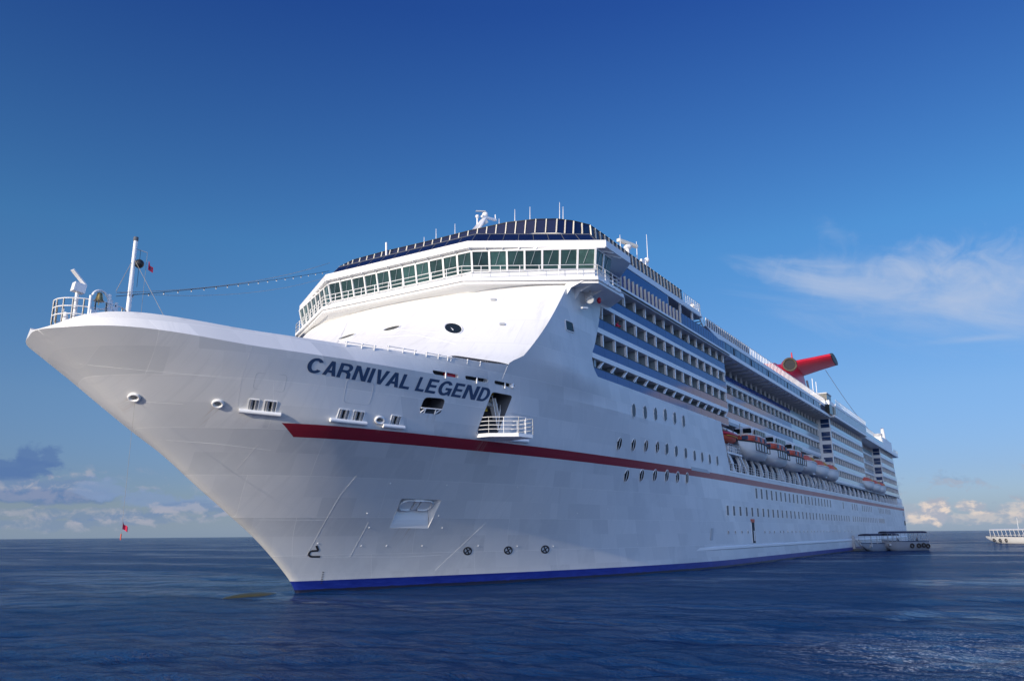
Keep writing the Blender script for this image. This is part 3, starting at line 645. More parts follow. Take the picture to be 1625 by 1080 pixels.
def lettering():
    G_ = glyphs(); cu = bpy.data.curves.new('tmp', 'CURVE'); cu.dimensions = '2D'; cu.fill_mode = 'BOTH'
    x_ = 0.0; left = []
    for ch in 'CARNIVAL LEGEND':
        if ch == ' ': x_ += .30; left.append(x_); continue
        w_, cs = G_[ch]
        if ch == 'A' and left: x_ -= .03
        left.append(x_)
        for c_ in cs:
            sp = cu.splines.new('POLY'); sp.points.add(len(c_)-1); sp.use_cyclic_u = True
            for pt, (a, b_) in zip(sp.points, c_): pt.co = (x_+a, b_, 0, 1)
        x_ += w_+.10-(.05 if ch in 'VA' else 0)
    tot = x_-.10
    ob = bpy.data.objects.new('tmp', cu); COL.objects.link(ob); bpy.context.view_layer.update()
    me_ = bpy.data.meshes.new_from_object(ob.evaluated_get(bpy.context.evaluated_depsgraph_get())); bpy.data.objects.remove(ob)
    b2 = bmesh.new(); b2.from_mesh(me_)
    for k in range(1, 60):
        bmesh.ops.bisect_plane(b2, geom=list(b2.faces)+list(b2.edges)+list(b2.verts), plane_co=(tot*k/60, 0, 0), plane_no=(1, 0, 0))
    fx = tab([(0, 484.0), (left[1], 510.5), (left[2], 533), (left[3], 557.5), (left[4], 582), (left[7], 632), (left[9], 657.5), (left[10], 673), (left[12], 714.8), (left[13], 732.3), (left[14], 755.4), (tot, 771.5)])
    fy = tab([(482, 588.6), (533, 597.5), (557.5, 601.6), (657.5, 619.3), (755.4, 634.9), (771.5, 637.6)])
    for v in b2.verts:
        u = v.co.x; bx = fx(max(0, min(tot, u))); by = fy(bx); k_ = (bx-482)/290
        p, n = hit(bx+(8.6+1.2*k_)*v.co.y, by-(22.6-1.4*k_)*v.co.y); v.co = p+n*.02
    b2.to_mesh(me_); b2.free(); me_.name = 'ship_name'; me_.materials.clear(); me_.materials.append(M['lettering'])
    o = bpy.data.objects.new('ship_name', me_); COL.objects.link(o); o.parent = hull
lettering()
# rubbing strake along the after hull, stripe edge cap, promenade sill
mb = MB()
sec = [(0, 2.05), (.16, 2.2), (.16, 2.45), (0, 2.6)]
mb.loft([[(x_, -(breadth(x_, 2.3)-.03)-d_*min(1, max(.02, (x_-46)/8)), z_) for d_, z_ in sec] for x_ in [46, 48, 52, 56, 60, 100, 150, 200, 252]], 0, True)
mb.build('rubbing_strake', 'white', ship)
mb = MB(); mb.box(59.6, 253.05, -B-.06, -B+.35, 11.85, 12.05); mb.build('bulwark_cap', 'white', ship)
mb = MB(); mb.box(45, 253, -B+.05, B-.05, 11.2, 11.6); mb.build('promenade_deck', 'grey', ship)
mb = MB(); dk = [-16, -13, -10, -4, 4, 14, 30, 57]; mb.prism([(x_, max(.2, breadth(x_, 14.0)-1.0)) for x_ in dk]+[(x_, -max(.2, breadth(x_, 14.0)-1.0)) for x_ in dk[::-1]], 14.2, 14.5); mb.build('foredeck', 'grey', ship)
mb = MB(); mb.ball((-3.2, 1.2, -.40), 3.2, 1.0, .60, 0, 20, 12); mb.build('bulbous_bow', 'algae', ship)

def rust_runs(spots):
    t = NT(M['hull'].node_tree); b = M['hull'].node_tree.nodes['Principled BSDF']; cur = b.inputs['Base Color'].links[0].from_socket
    x, y, z = t.sep(t.new('ShaderNodeTexCoord').outputs['Object']); side = t.m('LESS_THAN', y, 0.0)
    nz = t.noise(t.comb(t.m('MULTIPLY', x, 7.0), t.m('MULTIPLY', z, .5), 0), 1.0, 5, .7)
    tot = None
    for p, wd, ln, op in spots:                                     # each run follows the lean of the frames
        dz = t.m('SUBTRACT', p.z, z); xx = t.m('ABSOLUTE', t.m('SUBTRACT', t.m('SUBTRACT', x, p.x), t.m('MULTIPLY', dz, .35)))
        k_ = t.m('MULTIPLY', t.m('SUBTRACT', 1.0, t.sstep(xx, wd*.4, wd)), t.m('MULTIPLY', t.m('GREATER_THAN', dz, 0.0), t.m('SUBTRACT', 1.0, t.sstep(dz, 0.0, ln))))
        k_ = t.m('MULTIPLY', k_, op); tot = k_ if tot is None else t.m('MAXIMUM', tot, k_)
    f_ = t.m('MULTIPLY', t.m('MULTIPLY', tot, t.sstep(nz, .42, .68)), side)
    t.l.new(t.mix(f_, cur, (.46, .38, .30)), b.inputs['Base Color'])
rust_runs([(eyes[0][1], .3, 2.2, .5), (eyes[1][1], .3, 2.0, .5), (eyes[2][1], .25, 1.2, .4), (rollers[0][0][1], .6, 1.8, .35), (rollers[2][0][1], .7, 1.2, .3), (win_m[1], .8, 2.2, .45), (door_m[1]-Vector((.6, 0, 1.5)), .8, 2.5, .4), (anchor_poly[1]-Vector((0, 0, .6)), 1.2, 3.2, .5), (slots[1][1], .8, 1.3, .35)])
for i_ in range(7):
    mark([(511.5-.5*i_, 907+2.9*i_), (514.5-.5*i_, 907+2.9*i_)], .05, 'draught_mark')
# ---- portholes and hull windows
def porthole(px, py, w_=.95, h_=1.3, lite=False):
    p, n = hit(px, py); u, v = frame_of(n); k = 16
    mb = MB(); pts = [p+n*.02+u*(w_/2*math.cos(2*math.pi*i/k))+v*(h_/2*math.sin(2*math.pi*i/k)) for i in range(k+1)]
    mb.tube(pts, .038, 5); o = mb.build('porthole', 'white', ship)
    mb = MB(); mb.add([q+n*.005 for q in pts[:k]], [tuple(range(k))], 0); mb.build('pane', 'winglass' if lite else 'darkglass', o)
    if not lite:
        mb = MB(); mb.bar(p+n*.045-v*h_*.46, p+n*.035+v*h_*.46, .06, .02, 0, n); mb.build('mullion', 'white', o)
for i, (x_, y_) in enumerate(((1005.5, 651), (1023.5, 654), (1040, 656.5), (1055.5, 658), (1070.5, 663), (1084.5, 668))): porthole(x_, y_, 1.0, 1.45, True)
for i, (x_, y_) in enumerate(((982.5, 704), (1005, 705.5), (1025, 707), (1043, 709), (1058, 712), (1073, 715.5), (1088, 718.5), (1102, 722.5), (1114, 725), (1126, 728), (1138, 730.5))): porthole(x_, y_, .95, 1.3, i > 3)
for i, (x_, y_) in enumerate(((994, 754.5), (1018, 754), (1039, 754), (1058, 754.5), (1075, 757), (1090, 758.5))): porthole(x_, y_, .95, 1.3, False)
def side_px(px, py): return at(px, py, y=-B)
def hwin(x_, z0, z1, wd, pane='winglass'):
    mb = MB()
    for a, b_ in ((x_-wd/2-.07, x_-wd/2), (x_+wd/2, x_+wd/2+.07)): mb.box(a, b_, -B-.035, -B+.02, z0-.07, z1+.07)
    mb.box(x_-wd/2, x_+wd/2, -B-.035, -B+.02, z0-.07, z0); mb.box(x_-wd/2, x_+wd/2, -B-.035, -B+.02, z1, z1+.07)
    o = mb.build('hull_window', 'white', ship)
    mb = MB(); mb.quad((x_-wd/2, -B-.012, z0), (x_+wd/2, -B-.012, z0), (x_+wd/2, -B-.012, z1), (x_-wd/2, -B-.012, z1)); mb.build('pane', pane, o)
def spread(a, b_, n): return [a+(b_-a)*i/(n-1) for i in range(n)]
C5 = lambda x_: 1150+x_/6.5                                          # helper for window columns measured along the side
row1 = [side_px(C5(x_), 790).x for x_ in (330, 383, 436, 486, 533, 580, 625, 668, 709, 748, 790, 828, 864, 898, 932, 965, 995, 1026, 1055, 1084, 1214, 1307, 1331, 1353, 1409, 1428, 1447, 1465, 1483, 1500, 1578, 1592, 1606, 1620)]
for x_ in row1: hwin(x_, 8.85, 10.3, 1.0)
row2 = [side_px(C5(x_), 815).x for x_ in (33, 98, 163, 227, 285, 343, 399, 450, 500, 548, 594, 639, 682, 722, 763, 804, 842, 878, 911, 944, 978, 1008, 1040, 1068, 1097, 1125, 1151, 1177, 1202, 1228, 1253, 1277, 1320, 1343, 1365, 1385, 1402, 1422, 1440, 1458, 1476, 1494, 1511, 1528, 1545, 1562)]
for x_ in row2: hwin(x_, 6.3, 7.5, .9)
for x_ in spread(row1[-1]+4.5, row1[-1]+14, 5)+[248, 249.3]: hwin(x_, 8.85, 10.3, 1.0)
for x_ in spread(row2[-1]+4, row2[-1]+14, 7): hwin(x_, 6.3, 7.5, .9)
mb = MB(); mb.box(249.2, 252.2, -B-.03, -B+.02, 6.0, 7.4); mb.build('stern_vent', 'dark', ship)
for i, x_ in enumerate([side_px(C5(q), 845).x for q in (38, 110, 177, 239, 414, 465, 512, 573, 608, 652, 694, 734, 775, 817, 854, 895, 925, 957, 992, 1022, 1055, 1083, 1112, 1137, 1165, 1190, 1240, 1275, 1310)]):
    k = 10; mb = MB(); pts = [(x_+.24*math.cos(2*math.pi*j/k), -B-.02, 4.2+.24*math.sin(2*math.pi*j/k)) for j in range(k)]
    mb.add(pts, [tuple(range(k))], 1); mb.tube(pts+[pts[0]], .05, 4, 0); mb.build('scuttle', ['white', 'darkglass'], ship)
# shell door with a small awning, and the tilted pocket next to it
dx = side_px(1196, 850).x
mb = MB(); mb.box(dx-.75, dx+.75, -B-.03, -B+.02, 2.75, 5.5, 0); mb.box(dx-.9, dx-.75, -B-.06, -B+.02, 2.75, 5.7, 1); mb.box(dx+.75, dx+.9, -B-.06, -B+.02, 2.75, 5.7, 1); mb.box(dx-.9, dx+.9, -B-.06, -B+.02, 5.5, 5.95, 2)
mb.box(dx+.1, dx+.5, -B-.05, -B-.03, 3.0, 4.4, 1); mb.build('shell_door', ['dark', 'white', 'orange'], ship)
p, n = hit(1129, 847); u, v = frame_of(n); mb = MB(); mb.ext([p+u*-.5-v*.7+n*.02, p+u*.25-v*.7+n*.02, p+u*.6+v*.7+n*.02, p-u*.1+v*.7+n*.02], n*.05); mb.build('pilot_pocket', 'grey', ship)

# ---- shell platform with railing at the big doorway, gear inside
pA, nA = hit(757, 689); pB, nB = hit(789, 689)
zpl = pA.z+.05; along = Vector((pB.x-pA.x, pB.y-pA.y, 0)).normalized(); outw = Vector((along.y, -along.x, 0))
if outw.y > 0: outw = -outw
c0 = Vector((pA.x, pA.y, zpl)); Lp = (Vector((pB.x, pB.y, 0))-Vector((pA.x, pA.y, 0))).length+1.0
ppts = [c0-outw*.3, c0+outw*1.0+along*.3, c0+outw*2.6+along*(Lp*.62), c0+outw*2.6+along*(Lp*1.12), c0+along*(Lp*1.12)-outw*.3]
plat = MB(); plat.ext(ppts, (0, 0, -.28)); plat_o = plat.build('boarding_platform', 'white', ship)
mb = MB(); railing(mb, [ppts[0]+outw*.35, ppts[1], ppts[2], ppts[3], ppts[4]+outw*.35], 1.25, 4, 1.0, .028); mb.build('railing', 'white', plat_o)
dc, dn_ = door_m[1], door_m[2]
mb = MB(); base_ = dc-dn_*1.2
mb.bar(base_+Vector((-.9, 0, 1.4)), base_+Vector((1.1, 0, 1.5)), .35, .4); mb.bar(base_+Vector((-1.1, 0, .55)), base_+Vector((.2, 0, .65)), .25, .35); mb.bar(base_+Vector((.1, 0, .1)), base_+Vector((.1, 0, 1.0)), .2, .2); mb.bar(base_+Vector((-1, 0, .0)), base_+Vector((.3, 0, .05)), .2, .2)
mb.build('davit_crane', 'yellow', ship)
mb = MB(); mb.bar(base_+Vector((.5, -.4, 1.0)), base_+Vector((1.4, -.5, -1.5)), .7, .12); mb.tube([base_+Vector((.2, -.6, 1.2)), base_+Vector((.9, -.7, -1.4))], .06, 6); mb.tube([base_+Vector((1.5, -.7, 1.4)), base_+Vector((.6, -.9, -1.6))], .05, 6); mb.build('door_arm', 'white', ship)
wp = win_m[0]; wn = win_m[2]; mb = MB(); q = [wp[i] for i in range(len(wp))]
wpx = [hit(*p_)[0]+wn*.02 for p_ in ((668, 646.5), (701, 649.5), (667, 654), (672, 655.5), (676, 647), (689, 656.5), (692, 648.5), (699, 650))]
for a, b_ in ((0, 1), (2, 4), (4, 3), (5, 6), (5, 7)): mb.tube([wpx[a], wpx[b_]], .05, 5)
mb.build('window_rail', 'white', ship)
mb = MB(); mb.bar(win_m[1]-wn*1.3+Vector((.3, 0, .55)), win_m[1]-wn*1.3+Vector((1.0, 0, .65)), .05, .12); mb.build('lamp_strip', 'yellow', ship)
for k_, (poly, c, n) in enumerate(slots):
    mb = MB(); d = (poly[len(poly)//2]-poly[0]); u = Vector((1, -.15, 0)).normalized()
    mb.bar(c-Vector((0, 0, .32)), c+Vector((0, 0, .32)), .09, .09)
    mb.build('slot_post', 'white', hull)
    if k_ == 0: mb = MB(); mb.bar(c+u*.1-n*.3, c+u*1.3-n*.3, .2, .34); mb.build('slot_cover', 'red', hull)
    if k_ == 2: mb = MB(); mb.tube([c+u*.9-n*.1-Vector((0, 0, .2)), c+u*.9-n*.1+Vector((0, 0, .25))], .22, 8); mb.build('bollard', 'white', hull)

# ------------------------------------------------------------------ front of the superstructure
xc_s = tab([(16.0, -3.4), (18, 1.0), (20, 4.3), (22, 7.0), (24, 9.3), (25.6, 10.9)])
xe_s = xk
def scr(y, z):
    ye = side_y(xe_s(z), z)+.02; k = min(1, abs(y)/ye); e = 2.6-1.0*(z-16)/9.6*0; return Vector((xc_s(z)+(xe_s(z)-xc_s(z))*k**e, y, z))
mb = MB(); NY, NZ = 80, 36
def f_scr(u, v):
    z = 16.0+9.6*v; ye = side_y(xe_s(z), z)+.012; return tuple(scr((2*u-1)*ye, z))
gridsurf(mb, f_scr, NY, NZ); SB = BVHTree.FromPolygons([tuple(v) for v in mb.v], mb.f)
screen = mb.build('front_screen', 'front', ship)
def ell_on(px, py, rx, ry, rot, name, m_, parent, bvh, rim=.05, n=18, off=.02):
    pts = []; nn = None
    for a, b_ in EL8(px, py, rx, ry, n, rot):
        p, nn = hit(a, b_, bvh); pts.append(p+nn*off)
    mb = MB(); mb.add(pts, [tuple(range(n))], 0); o = mb.build(name, m_, parent, False)
    if rim: mb = MB(); mb.tube(pts+[pts[0]], rim, 5); mb.build('rim', 'white', o)
    return o
for (a, b_, rx, ry, ro) in ((719.5, 521.2, 14.5, 8.6, .18), (622, 521.2, 14, 3.0, -.27), (551, 534.2, 14, 2.4, -.33)):
    ell_on(a, b_, rx, ry, ro, 'oval_window', 'darkglass', screen, SB, .06)
for a, b_ in ((783.5, 476), (797.5, 515)):
    pts = []
    for c_ in rpoly([(a-5, b_-1.6), (a+4, b_-1.6), (a+4, b_+1.6), (a-5, b_+1.6)], .45, 3): p, n = hit(*c_, SB); pts.append(p+n*.03)
    mb = MB(); mb.ext(pts, n*.08); mb.build('wall_lamp', 'grey', screen)
# long slot low on the front, above the bulwark
mb = MB(); NS = 24; rows_ = []
for i in range(NS+1):
    f_ = i/NS; px_ = 715+91*f_; top_ = 563.2+13.4*f_; bot_ = 568.5+12.2*f_; r_ = min(1, (f_*NS+.3)/3, ((1-f_)*NS+.3)/3)**.5; mid_ = (top_+bot_)/2
    rows_.append([hit(px_, mid_+(y_-mid_)*r_, SB) for y_ in (top_, bot_)])
for a_, b_ in zip(rows_, rows_[1:]): mb.quad(*[q_[0]+q_[1]*.03 for q_ in (a_[0], b_[0], b_[1], a_[1])])
mb.build('mooring_slot', 'dark', screen, False)
for line in ([(582, 529), (640, 523), (700, 528), (747, 536)], [(600, 535), (660, 531), (736, 548)], [(690, 509), (720, 507), (748, 513)]):
    o_ = []
    for a, b_ in zip(line, line[1:]):
        for i in range(6): o_.append((a[0]+(b_[0]-a[0])*i/6, a[1]+(b_[1]-a[1])*i/6))
    mb = MB(); mb.tube([hit(*q_, SB)[0] for q_ in o_], .03, 4); mb.build('screen_rail', 'deckwhite', screen)
# dark bulwark rails with brackets
for a, b_ in (((546, 543), (596, 550)), ((613, 549.5), (660, 557)), ((674, 559.5), (712, 566.5)), ((712, 566.5), (764, 575))):
    p = at(*a, y=-11.5+.0) ; q_ = at(*b_, y=-12.6)
    def topat(px_, py_):
        lo, hi_ = -20.0, 8.4
        d = ray(px_, py_+6); best = None
        r_ = HB.ray_cast(CAM, d); return r_[0]+Vector((0, -.06, .30))
    p, q_ = topat(*a), topat(*b_); mb = MB(); mb.tube([p, q_], .03, 6)
    for f_ in (.06, .55, .95):
        e_ = p.lerp(q_, f_); mb.tube([e_, e_+Vector((0, .05, -.3))], .04, 6); mb.ball(e_, .08, None, None, 0, 8, 6)
    mb.build('bulwark_rail', 'white', ship)

# ------------------------------------------------------------------ bridge
def outline(xm, ym, xt, yt, xa):                                    # centre corner, wing tip, aft end of the wing
    return [(xa, yt), (xt, yt), (xm, ym), (xm, -ym), (xt, -yt), (xa, -yt)]
br = MB()
slab = outline(9.7, 8.5, 16.0, 18.6, 21.5)
br.prism([(24, 15.9)]+slab+[(24, -15.9)], 25.62, 25.98)
bridge = br.build('bridge_deck', 'white', ship)
mb = MB()                                                           # deck underside fairing down to the front screen
inner = [(13.4, 12.6), (11.6, 8.0), (11.6, -8.0), (13.4, -12.6)]
outer = [(13.0, 12.8), (10.4, 8.3), (10.4, -8.3), (13.0, -12.8)]
mb.loft([[(x_, y_, 25.0) for x_, y_ in inner], [(x_, y_, 25.62) for x_, y_ in outer]], 0, False, False, False); mb.build('bridge_fairing', 'white', ship)
wt = outline(10.55, 8.75, 15.95, 18.45, 19.3); wb = outline(10.95, 8.6, 16.25, 18.15, 19.3); ZB, ZT = 27.05, 28.85
segs = []
for i in range(5):
    a0, a1, b0, b1 = [Vector((*p_, 0)) for p_ in (wb[i], wb[i+1], wt[i], wt[i+1])]
    segs.append((a0, a1, b0, b1, (2, 7, 11, 7, 2)[i]))
wall = MB(); post = MB()
bw = tag(empty('bridge_house'), None); bw.parent = ship
for a0, a1, b0, b1, n in segs:
    up = lambda p_, z_: Vector((p_.x, p_.y, z_))
    wall.quad(up(a0, 25.98), up(a1, 25.98), up(a1, ZB), up(a0, ZB)); wall.quad(up(b0, ZT), up(b1, ZT), up(b1, 29.1), up(b0, 29.1))
    for k in range(n):
        f0, f1 = k/n, (k+1)/n
        A, Bq, Cq, D = up(a0.lerp(a1, f0), ZB), up(a0.lerp(a1, f1), ZB), up(b0.lerp(b1, f1), ZT), up(b0.lerp(b1, f0), ZT)
        g = MB(); g.quad(A, Bq, Cq, D); g.build('bridge_window', 'bridgeglass%d' % random.choice((0, 0, 1, 1, 2, 3)), bw, False)
        nw = (Bq-A).cross(D-A).normalized(); nw = nw if nw.dot(CAM-A) > 0 else -nw; q_ = MB(); ta, tb = D.lerp(Cq, .62)+nw*.05, A.lerp(Bq, .30).lerp(D.lerp(Cq, .45), .30)+nw*.05; q_.bar(ta, tb, .035, .03); q_.build('wiper', 'panel', bw)
    for k in range(n+1):
        f0 = k/n; A, D = up(a0.lerp(a1, f0), ZB-.05), up(b0.lerp(b1, f0), ZT+.05); q_ = MB(); q_.bar(A, D, .17, .2)
        if k < n: q_.build('mullion', 'white', bw)
    wall.bar(up(a0, ZB), up(a1, ZB), .14, .1); wall.bar(up(b0, ZT), up(b1, ZT), .14, .1)
wall.prism([(24, 15.6), (19.3, 18.1), (19.3, -18.1), (24, -15.6)], 25.98, 29.1)
wall.build('bridge_wall', 'white', bw)
mb = MB(); ins = [(18.8, 17.3), (16.9, 17.0), (12.0, 8.2), (12.0, -8.2), (16.9, -17.0), (18.8, -17.3)]
mb.prism(ins, 26.0, 29.0); mb.build('wheelhouse_interior', 'dim', bw)
# catwalk and railing outside the windows
cat = MB(); co = outline(9.55, 8.4, 15.75, 18.65, 20.6); ci = outline(10.95, 8.6, 16.25, 18.15, 19.3)
for i in range(5):
    a, b_ = Vector((*co[i], 26.02)), Vector((*co[i+1], 26.02)); cat.bar(a, b_, .12, .32)
    n = max(2, round((b_-a).length/1.55))
    c0_, c1_ = Vector((*ci[i], 26.0)), Vector((*ci[i+1], 26.0))
    for k in range(n+1): cat.bar(a.lerp(b_, k/n), c0_.lerp(c1_, k/n), .16, .26)
cat.build('catwalk', 'white', bridge)
mb = MB(); railing(mb, [(x_, y_, 26.1) for x_, y_ in co], 1.15, 3, 1.6, .034); mb.build('catwalk_railing', 'white', bridge)
mb = MB(); railing(mb, [(20.6, -18.65, 26.1), (20.6, -16.6, 26.1)], 1.15, 3, 1.2, .034); railing(mb, [(20.6, 18.65, 26.1), (20.6, 16.6, 26.1)], 1.15, 3, 1.2, .034)
for k in range(4): mb.bar((16.4+k*1.3, -18.75, 25.95), (16.9+k*1.3, -17.6, 25.9), .35, .12)
mb.build('wing_steps', 'white', bridge)
# roof with deep fascia
ro = outline(10.05, 8.7, 16.6, 19.2, 22.0)
mb = MB(); mb.prism([(26, 16.2)]+ro+[(26, -16.2)], 29.08, 29.72); roof = mb.build('bridge_roof', 'white', ship)
mb = MB()
for i in range(5):
    for k in range(max(2, round((Vector(ro[i+1])-Vector(ro[i])).length/1.55))):
        f_ = k/max(2, round((Vector(ro[i+1])-Vector(ro[i])).length/1.55)); a = Vector((*ro[i], 29.05)).lerp(Vector((*ro[i+1], 29.05)), f_); b_ = Vector((*wt[i], 28.98)).lerp(Vector((*wt[i+1], 28.98)), f_)
        mb = MB(); mb.bar(a.lerp(b_, .1), b_, .06, .16); mb.build('roof_bracket', 'white', roof)
# wing brackets, searchlight, red lamp under the port wing
for a in ((14.6, -15.9), (16.2, -16.2), (18.2, -16.2)):
    mb = MB(); mb.ext([(a[0], -16.0, 25.62), (a[0], -17.9, 25.62), (a[0], -16.6, 25.2), (a[0], -16.0, 24.4)], (.14, 0, 0)); mb.build('wing_bracket', 'white', bridge)
p = Vector((17.6, -17.0, 24.75)); mb = MB(); mb.tube([p+Vector((.5, .1, .1)), p+Vector((-.35, -.1, -.1))], .36, 12); mb.bar(p+Vector((0, 0, .2)), (17.6, -17.0, 25.6), .12, .12); mb.build('searchlight', ['grey'], bridge)
mb = MB(); mb.ball(p+Vector((1.6, -.1, .3)), .2, .2, .3); mb.build('red_lamp', 'red', bridge)
mb = MB(); mb.bar(p+Vector((-.9, .5, -.9)), p+Vector((-.2, .3, -.8)), .3, .15); mb.build('floodlight', 'white', bridge)
# small dark window in the side plating
poly = onhull(rpoly([(896.5, 507), (908.5, 512), (911, 528), (898, 523.5)], .15, 2), .02)
mb = MB(); mb.add(poly, [tuple(range(len(poly)))], 1); mb.tube(poly+[poly[0]], .06, 5, 0); mb.build('side_window', ['white', 'darkglass'], ship)

# ------------------------------------------------------------------ glass wind screens above the bridge
ls_b = outline(10.6, 8.6, 16.7, 18.3, 22.0); ls_t = outline(11.7, 8.5, 17.4, 17.2, 22.5)
low = empty('lower_windscreen'); low.parent = ship
gl = MB(); ps = MB()
for i in range(5):
    a0, a1 = Vector((*ls_b[i], 29.74)), Vector((*ls_b[i+1], 29.74)); b0, b1 = Vector((*ls_t[i], 30.95)), Vector((*ls_t[i+1], 30.95))
    gl.quad(a0, a1, b1, b0); n = max(2, round((a1-a0).length/1.5))
    for k in range(n): q_ = MB(); q_.bar(a0.lerp(a1, k/n), b0.lerp(b1, k/n), .05, .05); q_.build('post', 'dim', low)
    ps.tube([b0, b1], .05, 6)
gl.build('glass', 'navy', low); ps.build('top_rail', 'dim', low)
up_p = [(45.3, 16.1), (30, 16.1), (23, 16.2), (19.9, 16.15), (17.8, 15.3), (16.5, 14.2), (15.5, 12.5), (14.7, 9.75), (14.5, 5.5), (14.6, 0), (14.5, -5.5), (14.7, -9.75), (15.5, -12.5), (16.5, -14.2), (17.8, -15.3), (19.9, -16.15), (23, -16.2), (30, -16.1), (45.3, -16.1)]
upw = empty('upper_windscreen'); upw.parent = ship
gl = MB(); ps = MB(); rl = MB(); ring0 = [Vector((x_, y_, 31.45 if abs(y_) < 15.9 else 31.7)) for x_, y_ in up_p]; ring1 = [Vector((x_+(.35 if abs(y_) < 16 else 0), y_*.995, 32.92)) for x_, y_ in up_p]
for i in range(len(up_p)-1):
    a0, a1, b0, b1 = ring0[i], ring0[i+1], ring1[i], ring1[i+1]
    gl.quad(a0, a1, b1, b0); n = max(1, round((a1-a0).length/1.05))
    d = (a1-a0).normalized(); nr = Vector((d.y, -d.x, 0)); 
    if nr.dot(Vector((a0.x-30, a0.y, 0))) < 0: nr = -nr
    for k in range(n):
        ps = MB(); ps.bar(a0.lerp(a1, k/n)+nr*.06, b0.lerp(b1, k/n)+nr*.06, .085, .12, 0, nr); ps.build('post', 'cream', upw)
rl.tube([p_+Vector((0, 0, .02)) for p_ in ring1], .06, 6)
gl.build('glass', 'navy', upw); rl.build('top_rail', 'black', upw)
mb = MB()
cur = [(x_, y_) for x_, y_ in up_p]
mb.prism([(x_-.03 if abs(y_) < 15.9 else x_, y_*1.002) for x_, y_ in cur[2:-2]], 29.7, 31.42); mb.build('observation_deck_wall', ['cream'], ship)
ml = MB()
for i in range(3, len(up_p)-4):
    a0, a1 = Vector((up_p[i][0]-.08, up_p[i][1]*1.004, 31.0)), Vector((up_p[i+1][0]-.08, up_p[i+1][1]*1.004, 31.0))
    ml.quad(a0+Vector((0, 0, -.42)), a1+Vector((0, 0, -.42)), a1+Vector((0, 0, .12)), a0+Vector((0, 0, .12)))
ml.build('observation_window', 'navy', ship)

# ------------------------------------------------------------------ decks amidships
ROWS = [(26.55, 27.75), (23.95, 25.22), (21.25, 22.52), (19.0, 19.86)]   # openings: balustrade top, slab underside
def core(x0, x1, y_, z0, z1, m_='dim', name='deckhouse'):
    mb = MB(); mb.box(x0, x1, -y_, y_, z0, z1); return mb.build(name, m_, ship)
core(20.4, 60.9, 14.2, 15.2, 27.9); core(60.9, 134.8, 12.0, 11.6, 30.2); core(134.8, 177, 14.3, 14.4, 30.0); core(177, 210, 12.2, 11.6, 30.0); core(210, 239, 14.3, 14.6, 29.6)
core(134.8, 251, 11.4, 11.6, 14.7); core(20.2, 20.6, 15.9, 18.3, 27.8, 'panel', 'balcony_end_wall')
BAL = 0; rest = MB(); NAMED = 98
BALS = []
def balcony(x0, x1, y_, zb, zt, depth, glassm, slant=0.0, zglass=None, zslab=None):
    """one cabin balcony: divider with its front post, sliding door, balustrade panel"""
    BALS.append((x0, x1, y_, zb, zt, depth, glassm, slant, zglass))
def balcony_build(b_):
    x0, x1, y_, zb, zt, depth, glassm, slant, zg = b_
    o = MB(); fl0 = zg
    if slant: o.add([(x1-slant, -y_+.05, zb), (x1-slant-.24, -y_+.05, zb), (x1-.24, -y_+.05, zt), (x1, -y_+.05, zt), (x1-slant, -y_+.3, zb), (x1-slant-.24, -y_+.3, zb), (x1-.24, -y_+.3, zt), (x1, -y_+.3, zt)],
              [(0, 1, 2, 3), (7, 6, 5, 4), (0, 4, 5, 1), (1, 5, 6, 2), (2, 6, 7, 3), (3, 7, 4, 0)], 0)
    o.box(x1-.16, x1, -y_+.34, -y_+depth, fl0, zt, 1)
    if not slant: o.box(x1-.22, x1, -y_+.04, -y_+.30, zb, zt, 0)
    d = MB(); d.box(x0+.45, x1-.55, -y_+depth-.06, -y_+depth-.02, fl0, zt-.25)
    g = MB(); g.box(x0+.012, x1-.012, -y_-.01, -y_+.03, zg, zb-.03); g.box(x0, x1, -y_-.03, -y_+.06, zb-.03, zb+.04, 1)
    return o, d, g
def run(x0, x1, n, y_, rows, depth, glassf, slant_last=False, bottom=None):
    for r_, (zb, zt) in enumerate(rows):
        zg = zb-.92
        for k in range(n):
            a, b_ = x0+(x1-x0)*k/n, x0+(x1-x0)*(k+1)/n
            balcony(a, b_, y_, zb, zt, depth, glassf(r_, a), 1.2 if (slant_last and r_ == len(rows)-1) else 0.0, zg)
        if True:
            mb = MB(); zs_ = zg; zlow = rows[r_+1][1] if r_+1 < len(rows) else (bottom if bottom is not None else zg-.55)
            mb.box(x0, x1, -y_-.02, -y_+depth+.3, zlow, zs_-.004); mb.build('deck_band', 'white', ship)
run(19.4, 60.8, 15, B, ROWS, 1.85, lambda r_, a: 'rail_glass', True, 18.02)
run(60.95, 134.6, 26, 13.7, [(26.55, 27.75), (23.95, 25.22), (21.25, 22.52)], 1.6, lambda r_, a: 'rail_glass' if a < 108 else 'pale_glass', False, 19.75)
R5 = [(26.5, 27.7), (23.75, 25.05), (21.1, 22.4), (18.35, 19.65), (15.7, 17.0)]
run(135.6, 176.9, 15, B, R5, 1.7, lambda r_, a: 'pale_glass', False, 14.4)
run(177.2, 209.8, 12, 13.9, R5[:4], 1.6, lambda r_, a: 'pale_glass', False, 17.2)
for k, r_ in enumerate(R5): run(210.6, 238+k*1.4, 10, B, [r_], 1.7, lambda q_, a: 'pale_glass', False, R5[k+1][1] if k < 4 else 14.6)
def near(b_): return (Vector((b_[0], -b_[2], b_[3]))-CAM).length
BALS.sort(key=near)
MI = {'rail_glass': 0, 'pale_glass': 1}
restm = MB()
